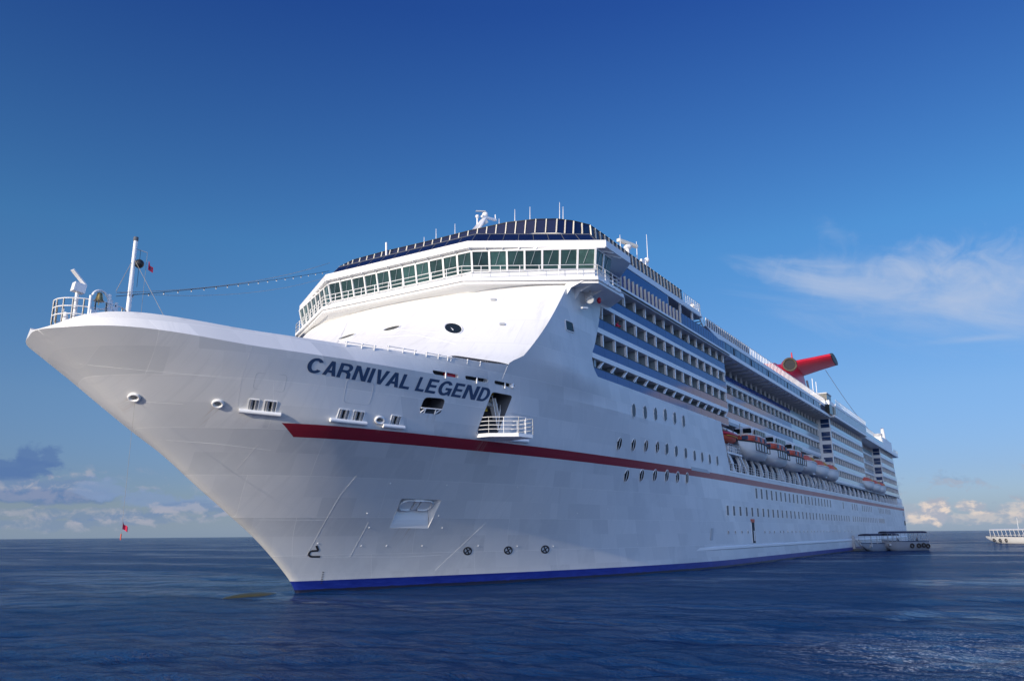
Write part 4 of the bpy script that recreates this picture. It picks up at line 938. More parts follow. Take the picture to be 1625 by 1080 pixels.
for i, b_ in enumerate(BALS):
    o, d, g = balcony_build(b_)
    if i < NAMED:
        po = o.build('balcony', ['white', 'panel'], ship); d.build('sliding_door', 'darkglass', po); g.build('balustrade', [b_[6], 'black'], po)
    else:
        for src, mm in ((o, {0: 0, 1: 1}), (d, {0: 2}), (g, {0: 3+MI[b_[6]], 1: 5})):
            off = len(restm.v); restm.v += src.v; restm.f += [[q_+off for q_ in f_] for f_ in src.f]; restm.m += [mm[q_] for q_ in src.m]; restm.sm += src.sm
ro_ = restm.build('balcony_rows', ['white', 'panel', 'darkglass', 'rail_glass', 'pale_glass', 'black'], ship); ro_['kind'] = 'stuff'
# blue band under the lowest row ahead of the boats
mb = MB(); mb.box(20.3, 57.2, -B-.03, -B+.05, 18.03, 18.30); mb.build('blue_sheer_band', 'rail_glass', ship)
# lido deck edge, soffit with beams
mb = MB(); mb.box(21.5, 62, -B-.45, -13, 27.78, 28.0); mb.box(21.5, 134, -B-.45, -B-.2, 27.72, 28.25)
mb.box(60.9, 134, -B-.25, -11.8, 27.8, 28.1); mb.box(134, 178, -17.4, -11.8, 27.8, 28.25); mb.box(178, 247, -16.9, -11.8, 27.6, 28.1); mb.build('lido_deck_edge', 'white', ship)
for k in range(18):
    mb = MB(); mb.box(22.5+k*2.15, 22.7+k*2.15, -B-.43, -B, 28.0, 28.22); mb.build('deck_lug', 'cream', ship)
for k in range(26):
    x_ = 62+k*2.83; mb = MB(); mb.ext([(x_, -16.1, 27.8), (x_, -12, 27.8), (x_, -12, 27.0), (x_, -15.9, 27.55)], (.18, 0, 0)); mb.build('soffit_beam', 'grey', ship)
# lido glass band: blue panels, sun-catching posts forward
mb = MB(); mb.box(22.4, 61, -B-.04, -B+.1, 28.26, 29.9); mb.box(22.4, 40, -B-.04, -B+.1, 29.9, 30.95); 
for k in range(38): mb.box(23.5+k*1.0, 23.53+k*1.0, -B-.055, -B-.03, 28.26, 29.9, 1)
mb.build('lido_glass', ['rail_glass', 'dim'], ship)
mb = MB(); mb.box(22.4, 62, -13.5, 13.5, 28, 31); mb.build('lido_interior', 'dark', ship)
mb = MB()
for k in range(20):
    mb = MB(); mb.box(23.0+k*1.08, 23.10+k*1.08, -B-.25, -B-.05, 28.4, 29.8); mb.build('glass_fin', 'cream', ship)
for x_ in (40.2, 44.5, 48.8): mb = MB(); mb.box(x_, x_+.2, -B+.05, -B+.3, 29.9, 31.05); mb.build('deck_post', 'white', ship)
mb = MB(); mb.box(20.6, 51.5, -B-.06, B+.06, 31.02, 31.66); mb.box(45, 52.3, -B-.10, -13.0, 31.1, 31.3); mb.build('sun_deck_edge', 'white', ship)
mb = MB()
for k in range(30):
    x_ = 22.6+k*.8
    for a_ in (0, .28): mb.bar((x_+a_*1.2, -B+.35, 31.68), (x_+.25+a_*.4, -B+.3, 32.1), .05, .05)
mb.build('lounger_rail', 'cream', ship)
# little landing with stair
mb = MB(); railing(mb, [(45.6, -B-.05, 31.66), (51.6, -B-.05, 31.66), (52.2, -13.4, 31.66)], 1.1, 4, .75, .028); lr = mb.build('landing_railing', 'white', ship)
mb = MB(); mb.bar((52.0, -15.8, 31.3), (55.6, -15.8, 28.6), .08, .3); mb.bar((52.0, -14.6, 31.3), (55.6, -14.6, 28.6), .08, .3)
for k in range(11): q_ = k/10; mb.box(52.0+3.6*q_-.16, 52.0+3.6*q_+.16, -15.75, -14.65, 31.3-2.7*q_-.03, 31.3-2.7*q_+.03)
st = mb.build('deck_stair', 'grey', ship); mb = MB(); mb.tube([(52.0, -15.85, 32.3), (55.6, -15.85, 29.7)], .035, 6)
for k in range(6): q_ = k/5; mb.tube([(52+3.6*q_, -15.85, 31.35-2.7*q_), (52+3.6*q_, -15.85, 32.3-2.6*q_)], .03, 5)
mb.build('handrail', 'white', st)
# midship band: white wall, blue windows, white rail on top
mb = MB(); mb.box(61, 134, -B-.06, -12, 29.75, 30.32)
mb.ext([(53.6, -B-.06, 30.3), (61, -B-.06, 30.32), (61, -B-.06, 29.75), (58.8, -B-.06, 29.6), (56.5, -B-.06, 29.85)], (0, 3, 0)); mb.build('sheer_wall', 'white', ship)
mb = MB(); mb.box(61, 134, -B, -12, 28.24, 29.76); mb.build('lido_window_band', 'band_glass', ship)
mb = MB(); x_ = 62.0
while x_ < 133: mb.box(x_, x_+.09, -B-.02, -B+.02, 28.24, 29.76); x_ += 2.4
mb.build('band_mullion', 'dim', ship)
for x_ in (65.5, 74.5, 84.5, 97.5, 108, 119, 129):
    mb = MB(); mb.box(x_, x_+.75, -B-.015, -B+.02, 28.5, 29.6); mb.build('open_window', 'dark', ship)
mb = MB(); railing(mb, [(53.8, -B-.03, 30.3), (133, -B-.03, 30.32)], 1.15, 1, .95, .04, 0, .07); mb.build('sheer_railing', 'white', ship)
mb = MB(); mb.box(53.8, 74, -B-.0, -B+.02, 30.34, 31.35); mb.build('sheer_glass', 'navy', ship)
mb = MB(); mb.box(60, 245, -12, 12, 30.2, 30.5); mb.build('open_deck', 'deckwhite', ship)
# after block: lift house with dark glass, long glass band, step down to the stern
mb = MB(); mb.box(131.0, 136.2, -17.0, -13, 28.25, 30.15, 1); mb.box(131.0, 136.4, -17.05, -13, 30.15, 31.0, 0); mb.box(131.4, 136.2, -16.6, -13, 31.0, 32.5, 1); mb.box(131.2, 136.4, -16.7, -13, 32.5, 32.75, 2); mb.build('stair_house', ['white', 'darkglass', 'grey'], ship)
mb = MB(); mb.box(136.2, 178, -17.3, -12, 28.24, 30.2); mb.build('after_glass_band', 'pale_glass', ship)
mb = MB()
for k in range(23): mb.box(136.3+k*1.83, 136.42+k*1.83, -17.34, -17.28, 28.24, 30.2)
mb.build('band_mullion', 'grey', ship)
mb = MB(); mb.box(136.2, 178, -17.36, -12, 30.2, 30.75); mb.box(178, 246, -16.85, -12, 28.1, 28.5); mb.box(213, 236, -16.5, -10, 28.5, 31.5); mb.build('after_sheer_wall', 'white', ship)
mb = MB(); mb.box(178, 213, -16.8, -12, 28.5, 29.6); mb.build('stern_glass_band', 'pale_glass', ship)
mb = MB(); railing(mb, [(137, -17.3, 30.75), (178, -17.3, 30.75)], 1.1, 2, 1.6, .035); mb.build('after_railing', 'white', ship); mb = MB(); railing(mb, [(178, -16.8, 29.6), (213, -16.8, 29.6)], 1.1, 2, 1.6, .035); mb.build('after_railing', 'white', ship); mb = MB(); railing(mb, [(236, -16.8, 28.5), (247, -16.8, 28.5), (247, 10, 28.5)], 1.1, 2, 1.6, .035); mb.build('after_railing', 'white', ship)
mb = MB(); mb.tube([(214, -15.5, 31.5), (214, -15.5, 32.3)], 1.3, 12); mb.build('deck_locker', 'grey', ship)
mb = MB(); mb.tube([(227, -15.5, 28.5), (226.2, -15.5, 33.5), (225.6, -15.5, 35.2)], .75, 10, 0, .45); mb.ball((229, -15.3, 31.2), 1.2); mb.ball((231.5, -15.3, 29.6), 1.3); mb.build('water_slide', 'white', ship)
# flat front wall of the after block: white column and a stack of windows
mb = MB(); mb.box(134.75, 135.55, -16.1, -12.0, 14.4, 27.8); mb.box(209.7, 210.5, -16.1, -12.0, 14.6, 27.6); mb.build('block_front_wall', 'white', ship)
for x_ in (134.75, 209.7):
    for k in range(5):
        z0 = R5[k][0]-.75; mb = MB(); mb.box(x_-.03, x_+.02, -15.95, -14.2, z0, z0+1.85); o = mb.build('lounge_window', 'band_glass', ship)
        mb = MB(); mb.box(x_-.06, x_-.031, -15.95, -14.2, z0+.8, z0+.9); mb.build('sash', 'white', o)
# end of the decks above the stern
mb = MB()
for k, (zb, zt) in enumerate(R5): mb.box(238+k*1.4, 239.5+k*1.4, -B+.02, B-.02, zb-1.5, zb-.05)
mb.box(239, 251, -15.9, -12, 11.6, 14.4); mb.build('stern_terrace', 'white', ship)
# lifeboat recess: soffit, inner wall with windows, promenade rail, davits
mb = MB(); mb.box(57, 134.7, -13.72, -11, 19.3, 19.74); mb.box(134.7, 210, -B+.05, -11, 14.1, 14.38); mb.build('recess_soffit', 'grey', ship)
x_ = 62
while x_ < 134: mb = MB(); mb.box(x_, x_+1.6, -12.04, -11.9, 12.7, 14.2); mb.build('promenade_window', 'darkglass', ship); x_ += 2.6
mb = MB(); railing(mb, [(60.2, -B+.12, 12.05), (251, -B+.12, 12.05)], 1.05, 3, 1.5, .03); mb.build('promenade_railing', 'white', ship)
x_ = 62.0
while x_ < 246:
    mb = MB(); mb.ext([(x_, -B+.18, 12.0), (x_, -B+.18, 13.3), (x_, -B+.55, 14.3), (x_, -B+.85, 14.2), (x_, -B+.5, 13.2), (x_, -B+.5, 12.0)], (.40, 0, 0)); mb.build('bulwark_stanchion', 'white', ship); x_ += 3.6 if x_ < 140 else 6
def davit(x_, y0=-15.9, zt=17.6):
    mb = MB(); pts = [(x_, -12.1, 15.8), (x_, -14.2, 15.2), (x_, -15.6, 13.9), (x_, -15.95, 12.3)]
    for a, b_ in zip(pts, pts[1:]): mb.bar(a, b_, .36, .42)
    mb.bar((x_, -12.1, 18.4), (x_, -16.4, 17.9), .36, .46); mb.bar((x_, -12.2, 15.6), (x_, -14.6, 17.9), .22, .26)
    o = mb.build('davit', 'white', ship)
    mb = MB(); mb.box(x_-1.2, x_+1.0, -16.3, -14.4, 14.55, 14.72); railing(mb, [(x_-1.2, -14.5, 14.7), (x_-1.2, -16.25, 14.7), (x_+1.0, -16.25, 14.7)], 1.1, 3, .8, .03); mb.build('davit_platform', 'white', o)
    mb = MB(); mb.tube([(x_-.9, -13.6, 15.2), (x_+.5, -13.6, 15.2)], .5, 10); mb.build('winch', 'bluepaint', o)
for x_ in (76.6, 88.7, 100.7, 112.4, 123.6, 134.0, 182, 193.5, 204.5): davit(x_)
# promenade raft shelf ahead of the first boat
mb = MB(); mb.box(59.6, 66.5, -16.0, -12.2, 14.35, 14.6); railing(mb, [(60.4, -15.95, 14.6), (66.5, -15.95, 14.6), (66.5, -13.5, 14.6)], 1.1, 3, .9, .03); mb.bar((60.2, -15.8, 14.3), (63, -15.8, 12.1), .25, .3); mb.bar((66, -15.8, 14.3), (69, -15.8, 12.1), .25, .3); mb.build('raft_shelf', 'white', ship)
mb = MB(); mb.tube([(58.4, -12.2, 18.6), (60.5, -15.4, 17.7), (64.5, -15.9, 17.3)], .22, 8); mb.build('rescue_davit', 'white', ship)

# ------------------------------------------------------------------ funnel
fz0, fz1 = 30.4, 47.4
mb = MB(); rings = []
for t_, xa, xb, hw in ((0, 146, 186, 5.2), (.35, 148, 184.5, 4.9), (.62, 151, 183, 4.5), (.8, 154, 182.3, 4.1), (.92, 158, 182, 3.6), (1.0, 164, 181.5, 2.4)):
    z = fz0+(fz1-fz0)*t_; cx, hl = (xa+xb)/2, (xb-xa)/2
    rings.append([(cx+hl*(abs(math.cos(a))**.75)*(1 if math.cos(a) > 0 else -1), hw*(abs(math.sin(a))**.8)*(1 if math.sin(a) > 0 else -1), z+(-.10*max(0, cx-hl*.0-(cx+hl*math.cos(a))) if t_ > .6 else 0)) for a in [2*math.pi*k/36 for k in range(36)]])
mb.loft(rings, 0, True, True); fun = mb.build('funnel', 'red', ship)
def wing(sg):
    mb = MB(); rings = []
    for t_, y_, cx, z, hx, hz in ((0, -1.5, 171.5, 46.0, 6.4, 1.45), (.2, -3.6, 172.8, 46.6, 5.6, 1.3), (.6, -7.6, 174.4, 47.6, 4.8, 1.15), (1, -11.7, 175.6, 48.5, 4.2, 1.05)):
        rings.append([(cx+hx*math.cos(a), sg*-y_, z+hz*math.sin(a)+.12*hx*math.cos(a)*-1) for a in [2*math.pi*k/28 for k in range(28)]])
    mb.loft(rings, 0, True, True); o = mb.build('funnel_wing', 'red', fun)
    e_ = rings[-1]; c_ = sum((Vector(p_) for p_ in e_), Vector())/len(e_)
    mb = MB(); mb.loft([[c_+(Vector(p_)-c_)*1.01-Vector((0, sg*.25, 0)) for p_ in e_], [c_+(Vector(p_)-c_)*1.01+Vector((0, sg*.25, 0)) for p_ in e_]], 0, True, True); mb.build('wing_tip', 'black', o)
wing(-1); wing(1)
pf = at(1253, 578.5, y=-5.4)
mb = MB(); ax = Vector((-.93, -.36, -.05)).normalized(); mb.tube([pf-ax*2.4, pf+ax*.3], 1.75, 20); mb.build('air_intake', 'red', fun)
u = ax.cross(Vector((0, 0, 1))).normalized(); v = u.cross(ax)
mb = MB(); mb.tube([pf+ax*.36+(u*math.cos(2*math.pi*k/20)+v*math.sin(2*math.pi*k/20))*1.5 for k in range(21)], .26, 6); mb.build('intake_ring', 'ringtan', fun)
mb = MB(); mb.add([pf+ax*.34+(u*math.cos(2*math.pi*k/20)+v*math.sin(2*math.pi*k/20))*1.5 for k in range(20)], [tuple(range(20))]); mb.build('intake_grille', 'black', fun)
p = at(1257, 571, y=-3.0); mb = MB(); mb.tube([p, p+Vector((0, 0, 2.0))], .3, 6, 0, .15); mb.build('funnel_light', 'red', fun)
mb = MB(); mb.bar((184.5, -2.6, 45.2), (189.5, -3.6, 31), .5, .3); mb.bar((184.5, 2.6, 45.2), (189.5, 3.6, 31), .5, .3); mb.build('funnel_strut', 'grey', fun)
for (a, b_) in (((1310, 587), (1400, 694)),):
    p, q_ = at(*a, y=-9), Vector((226, -13.5, 32.5)); mb = MB(); mb.tube([p.lerp(q_, k/10)-Vector((0, 0, 1.2*math.sin(math.pi*k/10))) for k in range(11)], .07, 5); mb.build('dressing_wire', 'grey', ship)

# ------------------------------------------------------------------ masts, aerials, radar
mb = MB(); b0, b1 = at(750, 371, y=0), at(769, 347, y=0); mb.tube([b0-Vector((0, 0, 3)), b0, b1], .45, 8, 0, .3)
mb.bar(b1-Vector((.6, 0, -.1)), b1+Vector((1.6, -.5, .25)), .28, .22); mb.tube([b1+Vector((1.5, -.5, .1)), b1+Vector((1.5, -.5, .9))], .07, 6); mb.ball(b1+Vector((.1, 0, .55)), .35); mb.tube([b1+Vector((-1.2, .2, -1.2)), b1+Vector((-1.2, .2, -.2))], .1, 6); mb.ball(b1+Vector((-1.2, .2, -.1)), .22)
mst = mb.build('radar_mast', 'white', ship); mb = MB(); mb.bar(b1+Vector((-.9, .6, .75)), b1+Vector((-.1, -.2, .82)), .16, .12); mb.bar(b1+Vector((-.5, 0, -.9)), b1+Vector((0, -.3, -.4)), .4, .35); mb.build('radar_scanner', 'grey', mst)
for (x_, yb, yt, d) in ((613, 402, 385, 14.0), (673, 386, 376, 20), (692, 378, 363, 22), (722, 372, 355, 24), (792, 356, 347, 24), (817, 351, 332, 24), (841, 349, 328, 24), (888, 347, 321, 26), (893.5, 348, 328, 24)):
    p, q_ = at(x_, yb+8, x=d), at(x_, yt, x=d); mb = MB(); mb.tube([p, q_], (.055 if x_ != 613 else .12), 5, 0, .025 if x_ != 613 else .12); mb.build('aerial', 'white', ship)
for (x_, yb, yt) in ((985, 395, 373), (1011.5, 408, 384), (1029, 425, 374)):
    p, q_ = at(x_, yb+8, y=-12), at(x_-.5, yt, y=-12); q_.x, q_.y = p.x, p.y; mb = MB(); mb.tube([p, q_], .07, 5, 0, .03); mb.build('aerial', 'white', ship)
p = at(996, 392, y=-12); mb = MB(); mb.tube([p-Vector((0, 0, 4.5)), p], .28, 8); mb.ball(p, .5, .5, .35); rp = mb.build('radar_post', 'white', ship)
mb = MB(); mb.bar(p+Vector((-1.6, .5, .5)), p+Vector((1.6, -.5, .45)), .42, .35); mb.build('radar_scanner', 'cream', rp)
p = at(1024, 414, y=-12); mb = MB(); mb.tube([p-Vector((0, 0, 3.0)), p], .15, 6); mb.bar(p-Vector((.9, -.2, .1)), p+Vector((.5, 0, .1)), .25, .3); mb.ball(p+Vector((.5, 0, .25)), .35); mb.build('satellite_post', 'white', ship)
for (x_, yy) in ((1291, 600), (1297, 605)):
    p = at(x_, yy+25, y=-14); mb = MB(); mb.tube([p, p+Vector((0, 0, 3.4))], .08, 5); mb.build('aerial', 'white', ship)

# ------------------------------------------------------------------ bow gear
gear_y = -1.6
def bow(px, py, y_=gear_y): return at(px, py, y=y_)
pt, pb = at(215.5, 381, y=0), at(204, 503, y=0)
mb = MB(); mb.tube([Vector((pt.x, 0, 15.0)), Vector((pt.x, 0, pt.z))], .17, 12, 0, .12); mast = mb.build('jackstaff', 'white', ship)
mb = MB(); mb.tube([Vector((pt.x, 0, pt.z-.05)), Vector((pt.x, 0, pt.z+.2))], .16, 8); mb.build('staff_lamp', 'dim', mast)
mb = MB(); g0 = Vector((pt.x, 0, at(217, 395, y=0).z)); g1 = at(234, 401, y=-.3); mb.tube([g0, g1], .03, 5); mb.build('gaff', 'grey', mast)
mb = MB()
for tgt in (at(184, 462, y=0), at(262, 505, y=-4.0)): mb.tube([Vector((pt.x, 0, at(213, 410, y=0).z)), tgt], .018, 4)
mb.tube([g1, Vector((g1.x, g1.y, 15.5))], .012, 4); mb.build('stay', 'rope', mast)
sb = at(221, 418.5, y=-.15); mb = MB(); mb.ball(sb, .30, .30, .30, 0, 16, 10); mb.tube([sb+Vector((0, 0, .3)), Vector((sb.x, sb.y, at(219, 396, y=-.15).z))], .015, 4); mb.tube([sb-Vector((0, 0, .3)), sb-Vector((0, 0, 1.6))], .015, 4)
tag(mb.build('anchor_ball', 'black'), 'black round anchor ball hoisted beside the white bow staff', 'signal ball')
def flag(name, p0, w_, h_, m_, label, seed, m2=None, lean=.5):
    mb = MB(); nu, nv = 10, 8
    def f_(u, v): return tuple(p0+Vector((u*w_*.55, -.05*math.sin(u*7+seed)-.1*u, -v*h_*(1-.45*u)-u*h_*lean+.03*math.sin(u*7+v*3+seed))))
    vs = [f_(i/nu, j/nv) for j in range(nv+1) for i in range(nu+1)]
    for j in range(nv):
        for i in range(nu):
            a = j*(nu+1)+i; mb.add([vs[q_] for q_ in (a, a+1, a+nu+2, a+nu+1)], [(0, 1, 2, 3)], 1 if (m2 and 3 <= j <= 4 and 2 < i < 8) else 0, True)
    o = mb.build(name, [m_, m2] if m2 else m_, None, False); tag(o, label, 'flag'); return o
fp = at(235.5, 415, y=-.3); flag('courtesy_flag', fp, .55, .55, 'flagred', 'small red and dark blue flag hanging limp beside the bow staff', 1.0, 'lettering', .75)
# hanging line with red marker flag below the bow
h0, _n = hit(214.5, 633); lowp = at(191, 856, y=h0.y); 
mb = MB(); mb.tube([h0, Vector((h0.x, h0.y, lowp.z))], .010, 4); ln = mb.build('marker_line', 'rope'); tag(ln, 'thin line hanging from the foremost mooring eye to the sea', 'rope')
fz = at(195, 827, y=h0.y).z; flag('marker_flag', Vector((h0.x+.02, h0.y, fz)), .55, .42, 'flagred', 'small red marker flag on the line hanging under the bow', 2.2, None, .9)
mb = MB(); mb.tube([(h0.x, h0.y, lowp.z), (h0.x, h0.y, lowp.z+.35)], .035, 6); mb.build('weight', 'orange', ln)
# ring railing, bell arch, searchlight
def BP(px, py, y_=-1.8): return at(px, py, y=y_)
cx_, cy_ = BP(143, 497, -.2).x, -.2
zr = 16.6
ringp = [(cx_+2.1*math.cos(a), cy_+1.7*math.sin(a), zr) for a in [math.pi*(.62+1.36*k/14) for k in range(15)]]
mb = MB(); railing(mb, ringp, 1.45, 3, 1.4, .04); mb.build('bow_railing', 'white', ship)
p = BP(118.5, 497, -1.0); top = BP(122, 462, -1.0)
mb = MB(); mb.tube([Vector((p.x, p.y, 16.0)), Vector((p.x, p.y, top.z))], .11, 8); mb.bar(Vector((p.x-.3, p.y, top.z+.25)), Vector((p.x+.35, p.y-.1, top.z+.15)), .5, .55); mb.bar(Vector((p.x-.45, p.y, top.z+1.25)), Vector((p.x+.4, p.y, top.z+.5)), .34, .08)
mb.build('bow_floodlight', 'white', ship)
a0, a1 = BP(141, 497), BP(171, 499); zt = BP(142, 468).z
mb = MB(); mb.tube([(a0.x, a0.y, 16.2), (a0.x, a0.y, zt)], .09, 8); mb.tube([(a1.x, a1.y, 16.2), (a1.x, a1.y, zt+.35)], .09, 8)
arc = [(a0.x+(a1.x-a0.x)*(.5-.5*math.cos(math.pi*k/12)), a0.y, zt-.3+.75*math.sin(math.pi*k/12)) for k in range(13)]; mb.tube(arc, .07, 7); mb.bar((a0.x, a0.y, 17.3), (a1.x+.6, a1.y, 18.0), .08, .1); arch = mb.build('bell_arch', 'white', ship)
bc = Vector(((a0.x*.55+a1.x*.45), a0.y, zt+.02)); mb = MB()
prof = [(.04, .30), (.14, .26), (.18, .05), (.22, -.15), (.30, -.26)]
mb.loft([[(bc.x+r_*math.cos(2*math.pi*k/14), bc.y+r_*math.sin(2*math.pi*k/14), bc.z+z) for k in range(14)] for r_, z in prof], 0, True, True); mb.tube([bc-Vector((0, 0, .1)), bc-Vector((0, 0, .5))], .025, 5)
tag(mb.build('ship_bell', 'brass'), 'brass ship bell hanging in the white arch at the bow', 'bell')
mb = MB()
for (px, zz) in ((147, 17.4), (174, 17.7), (180, 17.9)):
    p = BP(px, 490); mb.box(p.x-.18, p.x+.18, p.y-.18, p.y+.18, 16.2, zz)
mb.tube([BP(176, 498), BP(177, 476)], .08, 6); mb.tube([BP(184, 499), BP(185, 480)], .08, 6); mb.build('bow_equipment', 'deckwhite', ship)
p = BP(104, 500, -.4); mb = MB(); mb.tube([Vector((p.x, p.y, 16.3)), Vector((p.x, p.y, 17.3))], .28, 8, 0, .10); mb.build('bow_chock', 'white', ship)
mb = MB(); railing(mb, [(BP(186, 498).x, -2.2, 16.3), (BP(203, 500).x, -3.4, 16.4)], 1.0, 2, .8, .03); mb.build('bow_railing', 'white', ship)
# string of lamps from the bow to the bridge
s0, s1 = at(184, 470, y=-.6), Vector((12.4, 10.6, 31.1))
cat_ = [s0.lerp(s1, k/40)-Vector((0, 0, .22*4*(k/40)*(1-k/40))) for k in range(41)]
mb = MB(); mb.tube(cat_, .02, 5); ls_ = mb.build('lamp_string', 'black'); tag(ls_, 'string of small lamps running from the bow to the bridge roof', 'string lights')
for k in range(1, 20):
    p = cat_[2*k]; mb = MB(); mb.tube([p, p-Vector((0, 0, .10))], .04, 5, 1); mb.ball(p-Vector((0, 0, .14)), .05, None, None, 0, 8, 6); mb.build('lamp', ['bulb', 'black'], ls_)
mb = MB(); q0, q1 = s0+Vector((0, 0, .25)), s1+Vector((0, 0, .9)); mb.tube([q0.lerp(q1, k/20)-Vector((0, 0, .7*4*(k/20)*(1-k/20))) for k in range(21)], .018, 4); mb.tube([q0.lerp(s1-Vector((0, 0, .6)), k/20)-Vector((0, 0, .9*4*(k/20)*(1-k/20))) for k in range(21)], .012, 4); mb.build('fore_stay', 'rope', ship)

# ------------------------------------------------------------------ boats
def boat_shell(L, Bm, H, flat=.35, nsec=16, npt=9, tr=.75):
    """half-decked hull lofted along +x (bow at +x)"""
    rings = []
    for i in range(nsec+1):
        t_ = i/nsec; x_ = -L/2+L*t_
        bw_ = Bm/2*(tr+(1-tr)*math.sin(min(1, t_/.45)*math.pi/2) if t_ < .45 else (1-((t_-.45)/.55)**2.4))
        sheer = H+.25*H*max(0, (t_-.5))**1.3; keel = 0 if t_ < .6 else H*.85*((t_-.6)/.4)**2.6
        ring = []
        for k in range(npt):
            a = k/(npt-1)*math.pi; c_, s_ = math.cos(a), math.sin(a)
            ring.append((x_, bw_*(abs(c_)**.55)*(1 if c_ > 0 else -1), sheer-(sheer-keel)*(s_**.7)))
        rings.append(ring)
    return rings
def make_lifeboat(kind):
    root = empty('lifeboat'); L, Bm, H = (9.8, 3.9, 2.1) if kind == 'tender' else (8.8, 3.5, 1.75)
    mb = MB(); rg = boat_shell(L, Bm, H); mb.loft(rg, 0, True, True, False); mb.add([p_[0] for p_ in rg]+[p_[-1] for p_ in rg][::-1], [tuple(range(2*len(rg)))], 0); mb.build('boat_hull', 'boatwhite', root)
    mb = MB()
    mb.tube([(p_[0][0], p_[0][1]+.04, p_[0][2]-.02) for p_ in rg], .10, 6); mb.tube([(p_[-1][0], p_[-1][1]-.04, p_[-1][2]-.02) for p_ in rg], .10, 6)
    mb.build('gunwale', 'black' if kind == 'tender' else 'boatwhite', root)
    def cover(z0, h_, ins, x0, x1, name, m_, n=12, flat=.5):
        mb = MB(); rr = []
        for i in range(n+1):
            t_ = x0+(x1-x0)*i/n; j = min(len(rg)-1, max(0, t_*(len(rg)-1))); a, b_ = rg[int(j)], rg[min(len(rg)-1, int(j)+1)]; f_ = j-int(j)
            hw = max(.25, (a[0][1]*(1-f_)+b_[0][1]*f_)-ins); e_ = min(1, 4.5*min(i, n-i)/n+.25); x_ = -L/2+L*t_
            rr.append([(x_, hw*math.cos(q_)*1.0 if abs(math.cos(q_)) > .999 else hw*(abs(math.cos(q_))**flat)*(1 if math.cos(q_) > 0 else -1), z0+h_*e_*(math.sin(q_)**flat)) for q_ in [math.pi*k/10 for k in range(11)]])
        mb.loft(rr, 0, True, True, False); return mb.build(name, m_, root)
    if kind == 'tender':
        cover(H-.05, 1.15, .10, .02, .95, 'canopy', 'orange', 12, .3); cab = cover(H+1.0, 1.35, .34, .06, .80, 'cabin', 'boatwhite', 12, .3)
        hw_ = Bm/2*.99-.34
        for s_ in (-1, 1):
            for k in range(5): x_ = -L/2+L*(.13+.12*k); mb = MB(); mb.box(x_, x_+.95, s_*hw_-.05, s_*hw_+.05, H+1.22, H+1.85); mb.build('cabin_window', 'darkglass', cab)
            mb = MB(); mb.box(L*.268, L*.302, s_*.75-.55, s_*.75+.55, H+1.3, H+1.95); mb.build('cabin_window', 'darkglass', cab)
        for s_ in (-1, 1):
            for k in range(3): x_ = -L/2+L*(.2+.25*k); mb = MB(); mb.box(x_, x_+.9, s_*(Bm/2-.10)-.05, s_*(Bm/2-.10)+.05, H+.25, H+.8); mb.build('side_hatch', 'lettering', root)
            mb = MB(); mb.box(L*.405, L*.44, s_*.75-.4, s_*.75+.4, H+.3, H+.8); mb.build('side_hatch', 'lettering', root)
        mb = MB()
        for s_ in (-1, 1):
            for k in range(6): x_ = -L/2+L*(.08+.15*k); mb.box(x_, x_+.06, s_*(Bm/2+.02)-.05, s_*(Bm/2+.02)+.05, H*.45, H-.05)
            mb.box(-L/2+L*.08, L*.33, s_*(Bm/2+.02)-.05, s_*(Bm/2+.02)+.05, H*.42, H*.47)
        mb.build('fender_frame', 'black', root)
    else:
        cover(H-.05, 1.25, .10, .55, .97, 'canopy', 'orange', 10, .65); cover(H-.05, 1.15, .10, .03, .56, 'canvas_cover', 'ochre', 10, .65)
    mb = MB()
    for x_ in (-L*.36, L*.36): mb.tube([(x_, 0, H+.8), (x_, 0, H+(2.6 if kind == 'tender' else 2.0))], .07, 6)
    mb.build('lifting_hook', 'steel', root)
    return root
tender0 = make_lifeboat('tender'); orange0 = make_lifeboat('orange')
ords = ['first', 'second', 'third', 'fourth', 'fifth', 'sixth']
lx = [(70.3, 14.45), (82.6, 14.4), (94.6, 14.35), (106.4, 14.75), (117.8, 14.65), (128.2, 14.55), (176.5, 14.6), (188, 14.5), (199, 14.5)]
lab = ['white and orange enclosed tender lifeboat hanging nearest the bow, right behind the red rescue boat', 'white and orange enclosed tender lifeboat hanging second in the row',
       'white and orange enclosed tender lifeboat just ahead of the orange covered boats', 'orange covered open lifeboat hanging right behind the white tender lifeboats',
       'orange covered open lifeboat in the middle of the three amidships', 'orange covered open lifeboat beside the first balcony block aft of amidships',
       'foremost orange covered lifeboat in the short row near the stern', 'middle orange covered lifeboat in the short row near the stern', 'aftermost orange covered lifeboat in the short row near the stern']
u0 = {0: True, 3: True}
for i, (x_, z_) in enumerate(lx):
    src = tender0 if i < 3 else orange0
    o = src if i in (0, 3) else copy_tree(src)
    o.location = (x_, -15.9 if i < 6 else -16.0, z_-.15); o.rotation_euler = (0, 0, math.pi)
    tag(o, lab[i], 'lifeboat', 'lifeboats hanging along the promenade deck')
